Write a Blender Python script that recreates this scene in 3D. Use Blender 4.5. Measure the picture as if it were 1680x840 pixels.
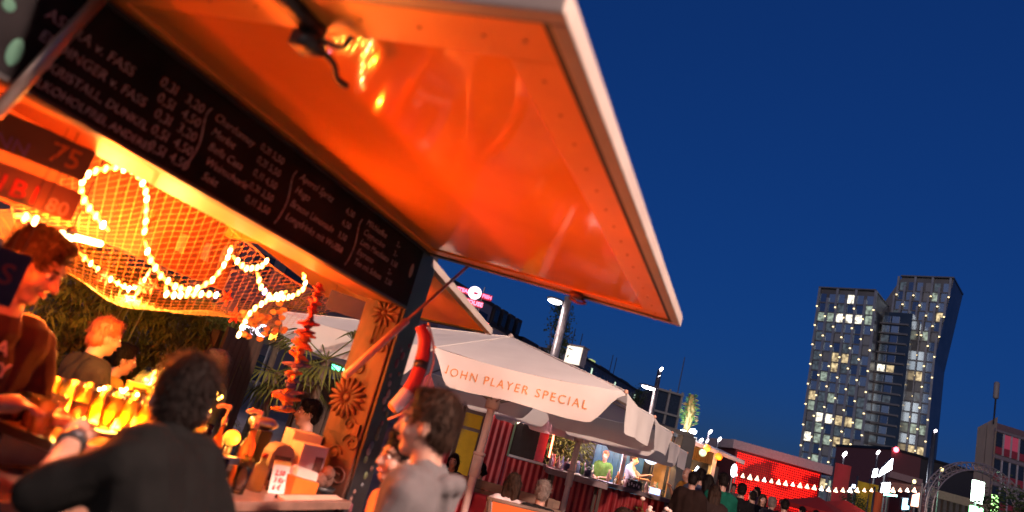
import bpy, math, random
from mathutils import Vector, Matrix, noise
random.seed(7)
for o in list(bpy.data.objects): bpy.data.objects.remove(o)
SC = bpy.context.scene
COL = SC.collection

# ------------------------------------------------------------------ camera
CAM_H = 1.65
FOC, CX, CY = 1120.0, 840.0, 420.0            # focal length and centre on a 1680 px wide sensor
U_ = Vector((1160, 4220, -1120)).normalized()  # world up in camera axes (the camera is pitched and rolled)
F_ = (Vector((0, 0, -1)) - U_ * (-U_.z)).normalized()
R_ = F_.cross(U_)
cam = bpy.data.cameras.new('camera')
cam.sensor_width = 36.0; cam.lens = 24.0; cam.clip_start = 0.05; cam.clip_end = 3000
cam.dof.use_dof = True; cam.dof.focus_distance = 12.0; cam.dof.aperture_fstop = 1.3; cam.dof.aperture_blades = 8
camo = bpy.data.objects.new('camera', cam); COL.objects.link(camo)
camo.matrix_world = Matrix(((R_.x, R_.y, R_.z, 0), (F_.x, F_.y, F_.z, 0), (U_.x, U_.y, U_.z, CAM_H), (0, 0, 0, 1)))
SC.camera = camo

# ------------------------------------------------------------------ sky, sun, exposure
W = bpy.data.worlds.new('World'); SC.world = W; W.use_nodes = True
wn, wl = W.node_tree.nodes, W.node_tree.links
bg = wn['Background']
sky = wn.new('ShaderNodeTexSky'); sky.sky_type = 'NISHITA'; sky.sun_disc = False
SUN_EL, SUN_AZ = math.radians(9.0), math.radians(212.0)
sky.sun_elevation = math.radians(2.0); sky.sun_rotation = SUN_AZ; sky.ozone_density = 6.0; sky.dust_density = 0.4
tint = wn.new('ShaderNodeMix'); tint.data_type = 'RGBA'; tint.blend_type = 'MULTIPLY'; tint.inputs[0].default_value = 1.0
tint.inputs[7].default_value = (0.21, 0.385, 0.90, 1)
gm_ = wn.new('ShaderNodeGamma'); gm_.inputs[1].default_value = 0.55; wl.new(sky.outputs[0], gm_.inputs[0]); wl.new(gm_.outputs[0], tint.inputs[6]); wl.new(tint.outputs[2], bg.inputs[0])
bg.inputs[1].default_value = 0.09
sun = bpy.data.lights.new('sun', 'SUN'); sun.energy = 0.45; sun.angle = math.radians(20); sun.color = (1.0, 0.76, 0.66)
suno = bpy.data.objects.new('sun', sun); COL.objects.link(suno)
sdir = Vector((math.sin(SUN_AZ) * math.cos(SUN_EL), math.cos(SUN_AZ) * math.cos(SUN_EL), math.sin(SUN_EL)))
suno.rotation_euler = sdir.to_track_quat('Z', 'Y').to_euler()
suno.location = (0, -20, 30)
SC.view_settings.view_transform = 'Standard'; SC.view_settings.look = 'None'
SC.view_settings.gamma = 1.0; SC.view_settings.exposure = 1.0; SC.view_settings.use_curve_mapping = False
cy = SC.cycles
cy.use_denoising = True; cy.max_bounces = 6; cy.diffuse_bounces = 3; cy.glossy_bounces = 3; cy.transmission_bounces = 5
cy.transparent_max_bounces = 6; cy.sample_clamp_indirect = 4.0; cy.caustics_reflective = False; cy.caustics_refractive = False

# ------------------------------------------------------------------ frames of reference
def ray(px, py):
    c = Vector((px - CX, CY - py, -FOC)); return Vector((c.dot(R_), c.dot(F_), c.dot(U_)))
def at(px, py, Y):                              # the point seen at a photo position, Y metres ahead
    r = ray(px, py); r = r * (Y / r.y); return Vector((r.x, r.y, r.z + CAM_H))
PHI = math.radians(67.63)                       # heading of the bar front
DV = Vector((math.cos(PHI), math.sin(PHI), 0)); NV = Vector((-math.sin(PHI), math.cos(PHI), 0))
def K(p): return DV * p[0] + NV * p[1] + Vector((0, 0, p[2]))    # bar frame: along the front, into the bar, up
def atN(px, py, N):
    r = ray(px, py); r = r * (N / r.dot(NV)); return Vector((r.x, r.y, r.z + CAM_H))
def frame(o, yaw=0.0):
    o = Vector(o); c, s = math.cos(yaw), math.sin(yaw)
    return lambda p: Vector((o.x + c * p[0] - s * p[1], o.y + s * p[0] + c * p[1], o.z + p[2]))
ID = lambda p: Vector(p)

# ------------------------------------------------------------------ materials
def mat(name, col, rough=0.6, metal=0.0, var=0.18, scale=6.0, bump=0.0, emit=None, es=0.0, coat=0.0, trans=0.0, alpha=1.0, spec=0.5, bscale=None, stretch=None):
    m = bpy.data.materials.new(name); m.use_nodes = True
    nt = m.node_tree; n, l = nt.nodes, nt.links
    b = n['Principled BSDF']
    b.inputs['Roughness'].default_value = rough; b.inputs['Metallic'].default_value = metal
    b.inputs['Coat Weight'].default_value = coat; b.inputs['Coat Roughness'].default_value = 0.02
    b.inputs['Transmission Weight'].default_value = trans; b.inputs['Alpha'].default_value = alpha
    b.inputs['Specular IOR Level'].default_value = spec
    tc = n.new('ShaderNodeTexCoord'); src = tc.outputs['Object']
    if stretch:
        mp = n.new('ShaderNodeMapping'); mp.inputs['Scale'].default_value = stretch; l.new(src, mp.inputs[0]); src = mp.outputs[0]
    nz = n.new('ShaderNodeTexNoise'); nz.inputs['Scale'].default_value = scale; nz.inputs['Detail'].default_value = 5
    l.new(src, nz.inputs['Vector'])
    rp = n.new('ShaderNodeValToRGB')
    rp.color_ramp.elements[0].position = 0.3; rp.color_ramp.elements[1].position = 0.7
    rp.color_ramp.elements[0].color = (*[max(0, c * (1 - var)) for c in col], 1)
    rp.color_ramp.elements[1].color = (*[min(1, c * (1 + var)) for c in col], 1)
    l.new(nz.outputs[0], rp.inputs[0]); l.new(rp.outputs[0], b.inputs['Base Color'])
    if bump:
        bz = nz
        if bscale:
            bz = n.new('ShaderNodeTexNoise'); bz.inputs['Scale'].default_value = bscale; bz.inputs['Detail'].default_value = 4; l.new(src, bz.inputs['Vector'])
        bp = n.new('ShaderNodeBump'); bp.inputs['Strength'].default_value = bump; bp.inputs['Distance'].default_value = 0.02
        l.new(bz.outputs[0], bp.inputs['Height']); l.new(bp.outputs[0], b.inputs['Normal'])
    if emit:
        b.inputs['Emission Color'].default_value = (*emit, 1); b.inputs['Emission Strength'].default_value = es
    return m
def cloth(name, col, tr=0.35, var=0.06):
    m = mat(name, col, 0.85, var=var, scale=2.5, bump=0.15, bscale=5)
    n, l = m.node_tree.nodes, m.node_tree.links
    b = n['Principled BSDF']; out = n['Material Output']
    t = n.new('ShaderNodeBsdfTranslucent'); t.inputs[0].default_value = (*col, 1)
    mx = n.new('ShaderNodeMixShader'); mx.inputs[0].default_value = tr
    l.new(b.outputs[0], mx.inputs[1]); l.new(t.outputs[0], mx.inputs[2]); l.new(mx.outputs[0], out.inputs[0])
    return m
def glassy(name, col, a=0.55, rough=0.05):
    m = bpy.data.materials.new(name); m.use_nodes = True
    n, l = m.node_tree.nodes, m.node_tree.links; out = n['Material Output']; n.remove(n['Principled BSDF'])
    g = n.new('ShaderNodeBsdfGlossy'); g.inputs['Roughness'].default_value = rough
    t = n.new('ShaderNodeBsdfTransparent'); t.inputs[0].default_value = (*col, 1)
    d = n.new('ShaderNodeBsdfTranslucent'); d.inputs[0].default_value = (*col, 1)
    fr = n.new('ShaderNodeFresnel'); fr.inputs[0].default_value = 1.5
    nz = n.new('ShaderNodeTexNoise'); nz.inputs['Scale'].default_value = 30
    bp = n.new('ShaderNodeBump'); bp.inputs['Strength'].default_value = 0.25; l.new(nz.outputs[0], bp.inputs['Height']); l.new(bp.outputs[0], g.inputs['Normal'])
    m1 = n.new('ShaderNodeMixShader'); m1.inputs[0].default_value = a; l.new(t.outputs[0], m1.inputs[1]); l.new(d.outputs[0], m1.inputs[2])
    m2 = n.new('ShaderNodeMixShader'); l.new(fr.outputs[0], m2.inputs[0]); l.new(m1.outputs[0], m2.inputs[1]); l.new(g.outputs[0], m2.inputs[2])
    l.new(m2.outputs[0], out.inputs[0]); return m
_em = {}
def glow(col, s):
    k = (col, s)
    if k not in _em: _em[k] = mat('glow_%d' % len(_em), col, 0.5, var=0.05, emit=col, es=s)
    return _em[k]
_pm = {}
def litglass(name, col, s):                       # a lit room behind a window: uneven brightness, different in every window
    m = mat(name, tuple(c * .3 for c in col), .3, var=.1, emit=col, es=s); n, l = m.node_tree.nodes, m.node_tree.links; b = n['Principled BSDF']
    oi = n.new('ShaderNodeObjectInfo'); tc = n.new('ShaderNodeTexCoord'); va = n.new('ShaderNodeVectorMath'); va.operation = 'MULTIPLY_ADD'
    va.inputs[1].default_value = (1, 1, 1); cmb = n.new('ShaderNodeCombineXYZ'); mu = n.new('ShaderNodeMath'); mu.operation = 'MULTIPLY'; mu.inputs[1].default_value = 90
    l.new(oi.outputs['Random'], mu.inputs[0]); l.new(mu.outputs[0], cmb.inputs[0]); l.new(mu.outputs[0], cmb.inputs[2]); l.new(tc.outputs['Object'], va.inputs[0]); l.new(cmb.outputs[0], va.inputs[2])
    nz = n.new('ShaderNodeTexNoise'); nz.inputs['Scale'].default_value = .9; nz.inputs['Detail'].default_value = 3; l.new(va.outputs[0], nz.inputs['Vector'])
    mr = n.new('ShaderNodeMapRange'); mr.inputs[1].default_value = .32; mr.inputs[2].default_value = .68; mr.inputs[3].default_value = .12 * s; mr.inputs[4].default_value = 1.6 * s
    l.new(nz.outputs[0], mr.inputs[0]); l.new(mr.outputs[0], b.inputs['Emission Strength']); return m
def paint(col, rough=0.6, metal=0.0, var=0.18, bump=0.0, scale=6.0, coat=0.0):
    k = (tuple(col), rough, metal, var, bump, scale, coat)
    if k not in _pm: _pm[k] = mat('paint_%d' % len(_pm), col, rough, metal, var, scale, bump, coat=coat)
    return _pm[k]

# ------------------------------------------------------------------ mesh builder
class MB:
    def __init__(s, T=None): s.v = []; s.f = []; s.T = T or ID
    def add(s, vs, fs):
        k = len(s.v); s.v += [tuple(s.T(p)) for p in vs]; s.f += [tuple(i + k for i in f) for f in fs]; return s
    def box(s, lo, hi):
        x0, y0, z0 = lo; x1, y1, z1 = hi
        return s.add([(x0,y0,z0),(x1,y0,z0),(x1,y1,z0),(x0,y1,z0),(x0,y0,z1),(x1,y0,z1),(x1,y1,z1),(x0,y1,z1)],
              [(0,3,2,1),(4,5,6,7),(0,1,5,4),(1,2,6,5),(2,3,7,6),(3,0,4,7)])
    def hexa(s, b, t):
        return s.add(list(b) + list(t), [(0,3,2,1),(4,5,6,7),(0,1,5,4),(1,2,6,5),(2,3,7,6),(3,0,4,7)])
    def tube(s, pts, r, n=8, cap=True, flat=None):
        pts = [Vector(p) for p in pts]; rs = r if isinstance(r, (list, tuple)) else [r] * len(pts)
        vs, fs = [], []; a = None
        for i, p in enumerate(pts):
            t = (pts[min(i + 1, len(pts) - 1)] - pts[max(i - 1, 0)])
            t = t.normalized() if t.length > 1e-9 else Vector((0, 0, 1))
            if a is None: a = t.orthogonal().normalized()
            else:
                a = a - t * a.dot(t); a = a.normalized() if a.length > 1e-6 else t.orthogonal().normalized()
            b = t.cross(a)
            for k in range(n):
                w = 2 * math.pi * k / n; vs.append(p + (a * math.cos(w) + b * math.sin(w)) * rs[i])
        for i in range(len(pts) - 1):
            for k in range(n): fs.append((i*n + k, i*n + (k+1) % n, (i+1)*n + (k+1) % n, (i+1)*n + k))
        if cap: fs.append(tuple(range(n - 1, -1, -1))); fs.append(tuple(range((len(pts)-1)*n, len(pts)*n)))
        return s.add(vs, fs)
    def lathe(s, c, prof, n=16, ax=None):
        c = Vector(c); ax = Vector(ax or (0, 0, 1)).normalized(); a = ax.orthogonal().normalized(); b = ax.cross(a)
        vs, fs = [], []
        for r, h in prof:
            for k in range(n):
                w = 2 * math.pi * k / n; vs.append(c + ax * h + (a * math.cos(w) + b * math.sin(w)) * max(r, 1e-4))
        for i in range(len(prof) - 1):
            for k in range(n): fs.append((i*n + k, i*n + (k+1) % n, (i+1)*n + (k+1) % n, (i+1)*n + k))
        fs.append(tuple(range(n - 1, -1, -1))); fs.append(tuple(range((len(prof)-1)*n, len(prof)*n)))
        return s.add(vs, fs)
    def ell(s, c, r, n=10, m=7, rot=None):
        c = Vector(c); r = (r, r, r) if not isinstance(r, (tuple, list)) else r
        vs, fs = [], []
        for i in range(m + 1):
            th = math.pi * i / m
            for k in range(n):
                w = 2 * math.pi * k / n
                q = Vector((max(math.sin(th), 1e-4) * math.cos(w) * r[0], max(math.sin(th), 1e-4) * math.sin(w) * r[1], math.cos(th) * r[2]))
                vs.append(c + (rot @ q if rot else q))
        for i in range(m):
            for k in range(n): fs.append((i*n + k, (i+1)*n + k, (i+1)*n + (k+1) % n, i*n + (k+1) % n))
        return s.add(vs, fs)
    def cap(s, p0, p1, r0, r1, n=10):
        p0, p1 = Vector(p0), Vector(p1); ax = p1 - p0; L = max(ax.length, 1e-5); ax = ax / L
        prof = []
        for i in range(4): w = math.pi / 2 * (1 - i / 3.0); prof.append((r0 * math.cos(w), -r0 * math.sin(w)))
        for i in range(4): w = math.pi / 2 * i / 3.0; prof.append((r1 * math.cos(w), L + r1 * math.sin(w)))
        return s.lathe(p0, prof, n, ax)
    def grid(s, fn, nu, nv):
        vs = [fn(i / nu, j / nv) for j in range(nv + 1) for i in range(nu + 1)]
        return s.add(vs, [(j*(nu+1)+i, j*(nu+1)+i+1, (j+1)*(nu+1)+i+1, (j+1)*(nu+1)+i) for j in range(nv) for i in range(nu)])
    def poly(s, pts, depth):                    # flat outline with thickness along depth vector
        k = len(pts); d = Vector(depth); a = [Vector(p) for p in pts]
        return s.add(a + [p + d for p in a], [tuple(range(k - 1, -1, -1)), tuple(range(k, 2*k))] + [(i, (i+1) % k, k + (i+1) % k, k + i) for i in range(k)])
    def mesh(s, name):
        me = bpy.data.meshes.new(name); me.from_pydata(s.v, [], s.f); me.update(); return me
WL = {}                                          # world position of every object (all transforms are translations)
def obj(name, mb, m, parent=None, smooth=False, bevel=0.0, origin=None, vn=None):
    vs = mb.v
    if origin is None:
        lo = [min(v[i] for v in vs) for i in range(3)]; hi = [max(v[i] for v in vs) for i in range(3)]
        c = Vector(((lo[0]+hi[0])/2, (lo[1]+hi[1])/2, lo[2]))
    else: c = Vector(origin)
    me = bpy.data.meshes.new(name); me.from_pydata([(v[0]-c.x, v[1]-c.y, v[2]-c.z) for v in vs], [], mb.f); me.update()
    if m: me.materials.append(m)
    if smooth: me.polygons.foreach_set('use_smooth', [True] * len(me.polygons))
    return put(name, me, c, parent, bevel)
def put(name, me, c, parent=None, bevel=0.0):
    o = bpy.data.objects.new(name, me); COL.objects.link(o); c = Vector(c); WL[o.name] = c
    if parent: o.parent = parent; o.location = c - WL[parent.name]
    else: o.location = c
    if bevel:
        b = o.modifiers.new('bevel', 'BEVEL'); b.width = bevel; b.segments = 2; b.limit_method = 'ANGLE'
    return o
def tag(o, label, cat, group=None, kind=None):
    if label: o['label'] = label
    if cat: o['category'] = cat
    if group: o['group'] = group
    if kind: o['kind'] = kind
    return o
def thing(name, loc, label, cat, group=None):
    o = bpy.data.objects.new(name, None); COL.objects.link(o); o.location = loc; o.empty_display_size = 0.2; WL[o.name] = Vector(loc)
    return tag(o, label, cat, group)
def struct(o): o['kind'] = 'structure'; return o
def copy_thing(o, delta, parent=None, label=None):
    c = o.copy(); COL.objects.link(c); WL[c.name] = WL[o.name] + Vector(delta)
    if parent: c.parent = parent
    else: c.location = WL[c.name]
    if label: c['label'] = label
    for ch in list(o.children): copy_thing(ch, delta, c)
    return c
def lamp(name, loc, power, col, parent, r=0.05, kind='POINT'):
    L = bpy.data.lights.new(name, kind); L.energy = power; L.color = col; L.shadow_soft_size = r
    o = bpy.data.objects.new(name, L); COL.objects.link(o); WL[o.name] = Vector(loc)
    if parent: o.parent = parent; o.location = Vector(loc) - WL[parent.name]
    else: o.location = loc
    return o
DG = lambda: bpy.context.evaluated_depsgraph_get()
def text_mb(body, size, T, extr=0.002, shear=0.0, align='LEFT', space=1.0, bold=0.0):
    cu = bpy.data.curves.new('t', 'FONT'); cu.body = body; cu.size = size; cu.shear = shear; cu.align_x = align; cu.extrude = extr
    cu.space_character = space; cu.offset = bold; cu.resolution_u = 3
    o = bpy.data.objects.new('t', cu); COL.objects.link(o)
    me = bpy.data.meshes.new_from_object(o.evaluated_get(DG()))
    mb = MB(T); mb.add([tuple(v.co) for v in me.vertices], [tuple(p.vertices) for p in me.polygons])
    bpy.data.objects.remove(o); bpy.data.curves.remove(cu); bpy.data.meshes.remove(me)
    return mb
def remesh(mb, voxel, smooth=4, wob=0.0, wsc=9.0):
    me = mb.mesh('r'); o = bpy.data.objects.new('r', me); COL.objects.link(o)
    r = o.modifiers.new('r', 'REMESH'); r.mode = 'VOXEL'; r.voxel_size = voxel
    if smooth: q = o.modifiers.new('s', 'SMOOTH'); q.factor = 0.5; q.iterations = smooth
    m2 = bpy.data.meshes.new_from_object(o.evaluated_get(DG()))
    bpy.data.objects.remove(o); bpy.data.meshes.remove(me)
    out = MB(); vs = [v.co.copy() for v in m2.vertices]
    if wob:
        for i, v in enumerate(m2.vertices):
            vs[i] = vs[i] + v.normal * wob * (noise.noise(vs[i] * wsc) + 0.6 * noise.noise(vs[i] * wsc * 2.3 + Vector((5, 1, 2))))
    out.v = [tuple(v) for v in vs]; out.f = [tuple(p.vertices) for p in m2.polygons]
    bpy.data.meshes.remove(m2); return out
def spline(pts, n=8):
    pts = [Vector(p) for p in pts]; out = []
    for i in range(len(pts) - 1):
        p0, p1, p2, p3 = pts[max(i-1, 0)], pts[i], pts[i+1], pts[min(i+2, len(pts)-1)]
        for k in range(n):
            t = k / n
            out.append(0.5 * ((2*p1) + (p2-p0)*t + (2*p0-5*p1+4*p2-p3)*t*t + (3*p1-p0-3*p2+p3)*t*t*t))
    out.append(pts[-1]); return out

# ------------------------------------------------------------------ shared materials
M_WOOD = mat('dark_wood', (0.055, 0.03, 0.02), 0.7, var=0.45, scale=9, bump=0.3, stretch=(1, 1, 0.12))
M_POST = mat('carved_wood', (0.075, 0.026, 0.014), 0.55, var=0.5, scale=14, bump=0.35, stretch=(1, 1, 0.25))
M_BLACK = mat('black_paint', (0.012, 0.012, 0.013), 0.5, var=0.4)
M_SLATE = mat('slate', (0.010, 0.009, 0.010), 0.85, var=0.5, scale=5, bump=0.1, spec=0.08)
M_CHALK = mat('chalk', (0.26, 0.22, 0.23), 0.9, var=0.45, scale=60)
M_STEEL = mat('steel', (0.55, 0.55, 0.56), 0.32, 1.0, var=0.12)
M_DSTEEL = mat('dark_steel', (0.12, 0.12, 0.13), 0.45, 0.8, var=0.2)
M_WHITE = mat('white_paint', (0.72, 0.70, 0.68), 0.45, var=0.08, scale=4)
M_TRIM = mat('trim', (0.33, 0.27, 0.23), 0.4, var=0.12, scale=5, bump=0.03)
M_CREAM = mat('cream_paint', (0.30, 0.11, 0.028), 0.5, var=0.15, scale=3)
M_CANVAS = cloth('parasol_canvas', (0.80, 0.76, 0.70), 0.3)
M_ORANGE = mat('orange_lacquer', (0.85, 0.26, 0.04), 0.07, var=0.12, scale=1.6, coat=0.35)
M_OPEN = mat('orange_frame', (0.85, 0.27, 0.045), 0.3, var=0.1, scale=3)
M_COUNTER = mat('counter_top', (0.20, 0.11, 0.08), 0.3, var=0.3, scale=10, stretch=(0.2, 1, 1), bump=0.05)
M_RED = mat('red_paint', (0.55, 0.02, 0.02), 0.4, var=0.2)
M_GREY = mat('grey_paint', (0.22, 0.21, 0.21), 0.6, var=0.15)
M_GLASS = glassy('clear_glass', (0.95, 0.92, 0.85), 0.25)
M_LEAF = cloth('bamboo_leaf', (0.12, 0.13, 0.02), 0.35, var=0.4)
M_LEAFD = cloth('tree_leaf', (0.045, 0.075, 0.02), 0.25, var=0.4)
M_BARK = mat('bark', (0.08, 0.055, 0.035), 0.85, var=0.4, scale=12, bump=0.5)
M_SKIN = mat('skin', (0.38, 0.20, 0.14), 0.5, var=0.10, scale=12)
M_PANE = mat('dark_glass', (0.025, 0.035, 0.055), 0.2, var=0.3, spec=0.4)

# ------------------------------------------------------------------ ground
g = MB(); g.box((-400, -60, -0.5), (700, 900, 0.0))
M_GROUND = mat('paving', (0.07, 0.065, 0.06), 0.6, var=0.35, scale=1.2, bump=0.25, bscale=14)
struct(obj('ground', g, M_GROUND))
# ================================================================== THE BAR KIOSK
S0, S1, N0, N1 = 0.70, 3.62, 2.10, 3.70
kb = thing('bar_kiosk', K((2.2, 2.9, 0)), 'wooden open-sided bar kiosk with orange lifting flaps, lit from inside', 'kiosk')
def kp(name, lo, hi, m, parent=kb, bevel=0.004): return obj(name, MB(K).box(lo, hi), m, parent, bevel=bevel)
kp('roof', (S0 - 0.05, N0 - 0.02, 2.66), (3.86, N1 + 0.1, 2.74), M_BLACK)
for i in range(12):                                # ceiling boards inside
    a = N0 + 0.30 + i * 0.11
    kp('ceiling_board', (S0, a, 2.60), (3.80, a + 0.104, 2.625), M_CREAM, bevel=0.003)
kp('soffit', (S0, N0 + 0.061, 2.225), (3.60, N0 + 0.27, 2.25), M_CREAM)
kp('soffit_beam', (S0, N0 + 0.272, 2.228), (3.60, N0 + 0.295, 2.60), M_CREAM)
kp('header_beam', (S0, N0, 2.255), (3.62, N0 + 0.06, 2.655), M_BLACK)
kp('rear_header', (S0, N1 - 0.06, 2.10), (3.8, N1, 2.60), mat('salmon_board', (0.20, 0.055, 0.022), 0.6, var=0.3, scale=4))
kp('end_wall', (S0 - 0.04, N0, 0.0), (S0, N1, 2.65), M_BLACK)
kp('end_header', (3.62, N0 + 0.27, 2.45), (3.68, N1 - 0.07, 2.60), M_OPEN)
po = kp('post', (3.62, N0, 0.0), (3.86, N0 + 0.26, 2.655), M_POST, bevel=0.008)
kp('post_facing', (3.635, N0 - 0.022, 0.0), (3.85, N0 - 0.002, 2.655), M_BLACK, po, 0.003)
def flower(zc, nc, R, np_, m, droop=True):         # carved blossom, petals standing proud of the post
    fb = MB(K)
    for k in range(np_):
        w = 2 * math.pi * k / np_ + 0.2; dy, dz = math.cos(w), math.sin(w)
        pts = [(3.612, nc + dy * R * t, zc + dz * R * t) for t in (0.22, 0.5, 0.8, 1.0)]
        fb.tube(pts, [R * 0.06, R * 0.13, R * 0.11, R * 0.02], 6)
    fb.lathe((3.62, nc, zc), [(R * 0.22, 0), (R * 0.2, 0.012), (R * 0.08, 0.02)], 10, (-1, 0, 0))
    if droop:
        for k in range(3):
            y = nc + (k - 1) * 0.03; L = 0.10 + 0.05 * (k == 1)
            fb.tube([(3.612, y, zc - R * 0.9), (3.61, y + 0.004, zc - R * 0.9 - L)], 0.004, 5)
            fb.ell((3.61, y + 0.004, zc - R * 0.9 - L), (0.006, 0.012, 0.02), 6, 5)
    return obj('carved_flower', fb, m, po, True)
M_FLOWER = mat('flower_paint', (0.125, 0.04, 0.022), 0.6, var=0.25, scale=30)
flower(2.16, 2.20, 0.095, 11, M_FLOWER); flower(1.62, 2.27, 0.125, 17, M_FLOWER, False)
M_SCROLL = mat('scroll_paint', (0.11, 0.045, 0.03), 0.7, var=0.4, scale=25)
for zc, nc, R, sg in [(1.38, 2.15, 0.06, 1), (1.30, 2.24, 0.05, -1), (1.80, 2.26, 0.05, 1), (1.95, 2.15, 0.045, -1), (1.18, 2.17, 0.06, 1), (1.48, 2.2, 0.04, -1)]:
    pts = []
    for t in range(22):
        w = t * 0.42; r = R * (1 - t / 25.0); pts.append((3.615, nc + sg * r * math.cos(w), zc + r * math.sin(w)))
    obj('carved_scroll', MB(K).tube(pts, 0.006, 5), M_SCROLL, po, True)
M_MOS = [paint(c, 0.5) for c in [(0.10, 0.10, 0.11), (0.2, 0.10, 0.08), (0.12, 0.13, 0.06), (0.25, 0.22, 0.2), (0.16, 0.04, 0.05)]]
for i in range(26):                                # pebbles and shells stuck on the outer face
    z = 0.9 + i * 0.045 + random.uniform(-0.01, 0.01); s_ = random.uniform(3.67, 3.82)
    r = random.uniform(0.012, 0.028)
    obj('pebble', MB(K).ell((s_, N0 - 0.022, z), (r, 0.008, r * random.uniform(0.8, 1.5)), 8, 5), random.choice(M_MOS), po, True)
kp('switch_box', (3.60, 2.12, 1.42), (3.619, 2.16, 1.49), M_FLOWER, po, 0.004)
# front flap, hinged over the chalkboard and propped open
HN, HZ, ON, OZ = 2.085, 2.607, 0.535, 2.466
def fl(s, t, dz=0.0): return (s, HN + (ON - HN) * t, HZ + (OZ - HZ) * t + dz)   # t = 0 hinge, 1 outer edge
def flslab(s0, s1, t0, t1, z0, z1):
    return MB(K).hexa([fl(s0,t0,z0), fl(s1,t0,z0), fl(s1,t1,z0), fl(s0,t1,z0)], [fl(s0,t0,z1), fl(s1,t0,z1), fl(s1,t1,z1), fl(s0,t1,z1)])
FS0, FS1 = 1.125, 3.715
flap = obj('front_flap', flslab(FS0, FS1, 0.0, 1.0, 0.012, 0.035), M_ORANGE, kb)
for a in [(FS0, FS0 + 0.16, 0.0, 1.0), (FS1 - 0.10, FS1, 0.0, 1.0)]:
    obj('frame_rail', flslab(a[0], a[1], 0.0, 1.0, 0.002, 0.011), M_OPEN, flap, bevel=0.003)
for t0, t1 in [(0.0, 0.05), (0.915, 1.0)]:
    obj('frame_rail', flslab(FS0 + 0.161, FS1 - 0.101, t0, t1, 0.002, 0.011), M_OPEN, flap, bevel=0.003)
gk = MB(K)
for a in [(FS0 - 0.012, FS0, 0.0, 1.0), (FS1, FS1 + 0.012, 0.0, 1.0)]: gk.hexa([fl(a[0],0,-0.004), fl(a[1],0,-0.004), fl(a[1],1,-0.004), fl(a[0],1,-0.004)], [fl(a[0],0,0.035), fl(a[1],0,0.035), fl(a[1],1,0.035), fl(a[0],1,0.035)])
gk.hexa([fl(FS0-0.012,1.0,-0.004), fl(FS1+0.012,1.0,-0.004), fl(FS1+0.012,1.012,-0.004), fl(FS0-0.012,1.012,-0.004)], [fl(FS0-0.012,1.0,0.035), fl(FS1+0.012,1.0,0.035), fl(FS1+0.012,1.012,0.035), fl(FS0-0.012,1.012,0.035)])
obj('rubber_gasket', gk, M_BLACK, flap)
for nm, q in [('edge_trim', (FS0 - 0.055, FS0 - 0.0125, -0.01, 1.042)), ('edge_trim', (FS1 + 0.0125, FS1 + 0.026, -0.01, 1.042)), ('edge_trim', (FS0 - 0.0124, FS1 + 0.0124, 1.0125, 1.042))]:
    obj(nm, flslab(q[0], q[1], q[2], q[3], -0.012, 0.05), M_TRIM, flap, bevel=0.006)
rv = MB(K)
for k in range(16):
    for t_ in (0.025, 0.957):
        q = fl(FS0 + 0.08 + k * (FS1 - FS0 - 0.16) / 15.0, t_, 0.001); rv.ell(q, (0.006, 0.006, 0.003), 7, 4)
for k in range(1, 9):
    for s_ in (FS0 + 0.08, FS1 - 0.05): rv.ell(fl(s_, k / 9.0, 0.001), (0.006, 0.006, 0.003), 7, 4)
o = obj('screw_heads', rv, paint((0.5, 0.14, 0.03), 0.4), flap, True); o['kind'] = 'stuff'
# latches
lt = MB(K)
b0 = fl(FS0 + 0.10, 0.55)
lt.box((b0[0] - 0.16, b0[1] - 0.03, b0[2] - 0.03), (b0[0] + 0.05, b0[1] + 0.02, b0[2] - 0.001))
lt.box((b0[0] + 0.0, b0[1] - 0.035, b0[2] - 0.075), (b0[0] + 0.06, b0[1] + 0.035, b0[2] - 0.03))
lt.tube(spline([(b0[0]+0.05, b0[1]-0.01, b0[2]-0.05), (b0[0]+0.11, b0[1]-0.03, b0[2]-0.06), (b0[0]+0.16, b0[1]-0.015, b0[2]-0.075), (b0[0]+0.21, b0[1]-0.015, b0[2]-0.07)], 6), 0.010, 6)
lt.tube(spline([(b0[0]+0.03, b0[1]-0.03, b0[2]-0.04), (b0[0]+0.05, b0[1]-0.09, b0[2]-0.05), (b0[0]+0.03, b0[1]-0.13, b0[2]-0.03)], 5), 0.007, 6)
obj('latch', lt, M_BLACK, flap, True)
b1 = fl(FS1 - 0.02, 0.66)
l2 = MB(K); l2.box((b1[0]-0.05, b1[1]-0.03, b1[2]-0.03), (b1[0]+0.03, b1[1]+0.035, b1[2]-0.002)); l2.tube(spline([(b1[0], b1[1]-0.02, b1[2]-0.02), (b1[0]-0.02, b1[1]-0.06, b1[2]-0.05), (b1[0]-0.05, b1[1]-0.02, b1[2]-0.06), (b1[0]-0.04, b1[1]+0.03, b1[2]-0.04)], 5), 0.008, 6)
obj('latch', l2, paint((0.18, 0.05, 0.03), 0.5, 0.4), flap, True)
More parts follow.
